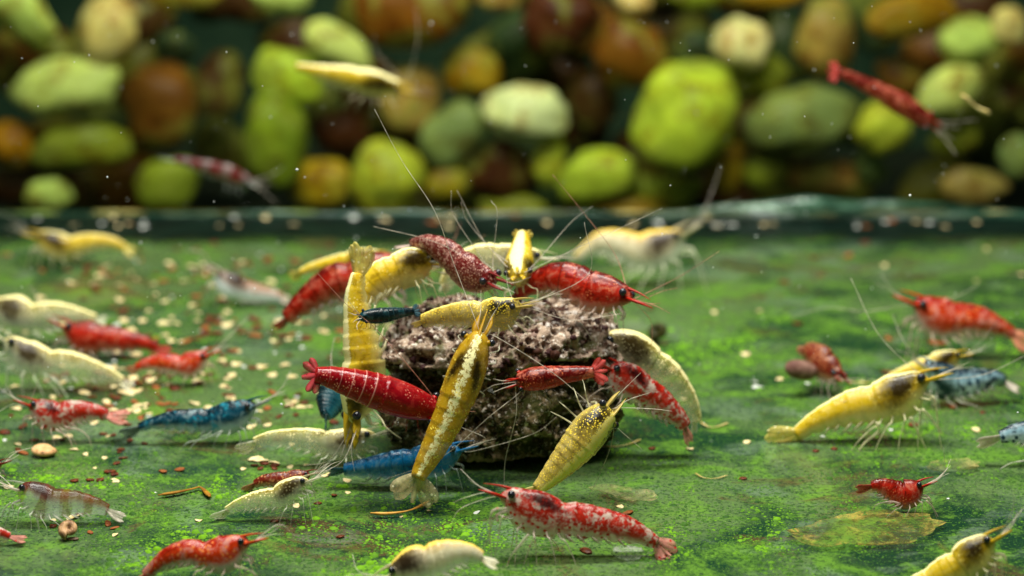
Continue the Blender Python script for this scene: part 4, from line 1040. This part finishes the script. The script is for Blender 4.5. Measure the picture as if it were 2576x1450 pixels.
for kind, L_ in (('brown', [(275, 1189, 15), (289, 1195, 11), (188, 1211, 13), (226, 1209, 12), (251, 1209, 11), (310, 1154, 11), (293, 1167, 10), (327, 1110, 11), (364, 1117, 8), (259, 1093, 10), (285, 1096, 9), (158, 1107, 9), (87, 1109, 11), (45, 1130, 8), (197, 1296, 11), (133, 1325, 10),
                            (640, 1172, 9), (665, 1168, 11), (690, 1172, 11), (655, 1180, 10), (690, 1180, 10), (1478, 1188, 12), (1640, 1130, 11), (856, 1352, 12), (1475, 1388, 16), (690, 1312, 10), (12, 1090, 16), (1868, 1205, 9), (2052, 1136, 9), (2098, 1130, 8)]),
                 ('cream', [(287, 1211, 12), (263, 1152, 8), (272, 1098, 8), (142, 1102, 11), (172, 1098, 12), (189, 1131, 9), (238, 1178, 6), (185, 1302, 18), (133, 1309, 9), (290, 1346, 11), (645, 1158, 20), (690, 1165, 14), (668, 1160, 13), (730, 1176, 9), (770, 1170, 9), (322, 988, 26), (345, 985, 16), (875, 1240, 9), (1010, 1300, 7), (1080, 1285, 6), (500, 1310, 11), (1735, 1130, 12), (1560, 1275, 10), (1960, 955, 10), (45, 1118, 10)]),
                 ('rust', [(58, 1142, 15), (271, 1320, 13), (288, 1330, 10), (227, 1341, 10), (410, 1188, 13), (452, 1183, 12), (1580, 1292, 14), (2395, 1025, 14), (1330, 1290, 9)]),
                 ('white', [(12, 1108, 8), (1200, 1290, 9), (1285, 1305, 7), (390, 1240, 4), (300, 1288, 4), (8, 985, 11), (1897, 960, 9), (1905, 975, 14), (2385, 1255, 5)])):
    for x, y, s in L_:
        flake(kind, x, y, s * 1.2)
fr_ = random.Random(5)
cnt = 0
while cnt < 520:
    if fr_.random() < .74:
        x, y = fr_.gauss(520, 240), fr_.uniform(612, 1075)
        if y < 650 and fr_.random() < .6: continue
    else:
        x, y = fr_.uniform(0, 2576), fr_.uniform(600, 1300)
        if x > 1600 and fr_.random() < .35: continue
    if not -20 < x < 2600 or (1350 > x > 900 and y > 1000) or (x > 1300 and y > 1150): continue
    k = fr_.choices(('brown', 'cream', 'rust', 'white'), (.40, .33, .19, .08))[0]
    flake(k, x, y, fr_.uniform(8, 18) * (1.25 if fr_.random() < .2 else 1) * (.6 if k == 'white' else 1) * (.85 if y < 800 else 1))
    cnt += 1
for i in range(46):                                # crumbs lying on the dark strip
    x = fr_.uniform(0, 2576)
    flake(fr_.choices(('cream', 'white', 'rust'), (.5, .35, .15))[0], x, fr_.uniform(546, 572), fr_.uniform(8, 15), .035, 'on the dark strip ' + ['at the far left', 'behind the leftmost yellow shrimp', 'left of the banded swimming shrimp', 'below the banded swimming shrimp', 'behind the brown backed shrimp', 'up and left of the rock', 'behind the rock', 'above the arched red shrimp', 'behind the large cream shrimp', 'right of the large cream shrimp', 'under the sealant smear', 'at the smear end', 'at the far right'][min(12, int(x / 2576 * 13))])

ORD = 'leftmost second third fourth fifth sixth seventh eighth ninth tenth eleventh twelfth thirteenth fourteenth fifteenth sixteenth seventeenth eighteenth nineteenth twentieth twenty-first twenty-second twenty-third twenty-fourth twenty-fifth twenty-sixth'.split()
for lab, L_ in FLAKES.items():
    if len(L_) < 2: continue
    for i, (px, o) in enumerate(sorted(L_, key=lambda q: q[0])):
        if i == 0: o['label'] = lab + ', leftmost there'
        elif i < len(ORD): o['label'] = lab + ', ' + ORD[i] + ' from left'
        else: o['label'] = lab + ', near its right end'

# ------------------------------------------------------------------ algae dots and drifting specks
def algae():
    v, f, tint = [], [], []
    rn = random.Random(3)
    n_ = 0
    while n_ < 44000:
        y = 18.4 + 13.5 * rn.random() ** 1.5
        x = rn.uniform(-.27, .27) * (y + 1.5)
        d = noise.noise(Vector((x * .55, y * .45, 2.0))) + .6 * noise.noise(Vector((x * 1.7, y * 1.3, 5.0))) + .35 * noise.noise(Vector((x * 4.5, y * 4, 9)))
        if x < 0 and y > 23.5: d -= .35
        if d < rn.uniform(-.35, .45): continue
        big = max(0, d - .25)
        r = rn.uniform(.006, .018) * (1 + 1.3 * big * rn.random()) * (2.4 if rn.random() < .04 else 1)
        h = r * rn.uniform(.35, .7)
        o = len(v)
        a0 = rn.uniform(0, 6)
        for k in range(6):
            a = a0 + k * math.pi / 3
            q = rn.uniform(.8, 1.25)
            v.append((x + r * q * math.cos(a), y + r * q * math.sin(a), .001))
        for k in range(6):
            a = a0 + k * math.pi / 3
            v.append((x + .62 * r * math.cos(a), y + .62 * r * math.sin(a), h * .8))
        v.append((x, y, h))
        for k in range(6):
            k2 = (k + 1) % 6
            f.append((o + k, o + k2, o + 6 + k2, o + 6 + k)); f.append((o + 6 + k, o + 6 + k2, o + 12))
        tint += [min(1, max(0, .5 + d * .55 + rn.uniform(-.25, .25)))] * 13
        n_ += 1
    n = NT('algae')
    t = n.attr('tint')
    c = n.mix(n.ramp(t, .15, .55), (.012, .045, .012), (.050, .135, .014))
    c = n.mix(n.ramp(t, .62, .95), c, (.16, .38, .008))
    m = n.finish(n.principled(i_Base_Color=c, i_Roughness=.6, i_Subsurface_Weight=.0).outputs[0])
    o = mesh_obj('algae', v, f, m, attrs={'tint': ('FLOAT', tint)})
    tag(o, 'tiny bright green algae colonies dotting the tank floor', 'algae', kind='stuff')
algae()
def specks():
    v, f = [], []
    rn = random.Random(9)
    for _ in range(330):
        Y = rn.uniform(19, 34)
        p = at(rn.uniform(0, 2576), rn.uniform(0, 1100) if rn.random() < .8 else rn.uniform(0, 1450), Y)
        if p.z < .1: continue
        r = rn.uniform(.003, .008) * (2 if rn.random() < .08 else 1)
        bv, bf = ball(p, r, nu=6, nv=4)
        o = len(v); v += bv; f += [tuple(k + o for k in q) for q in bf]
    o = mesh_obj('drifting_specks', v, f, plain_mat('pale speck', (.75, .80, .78), (.9, .92, .9), 3, .2))
    tag(o, 'tiny pale specks drifting in the water', 'specks', kind='stuff')
specks()
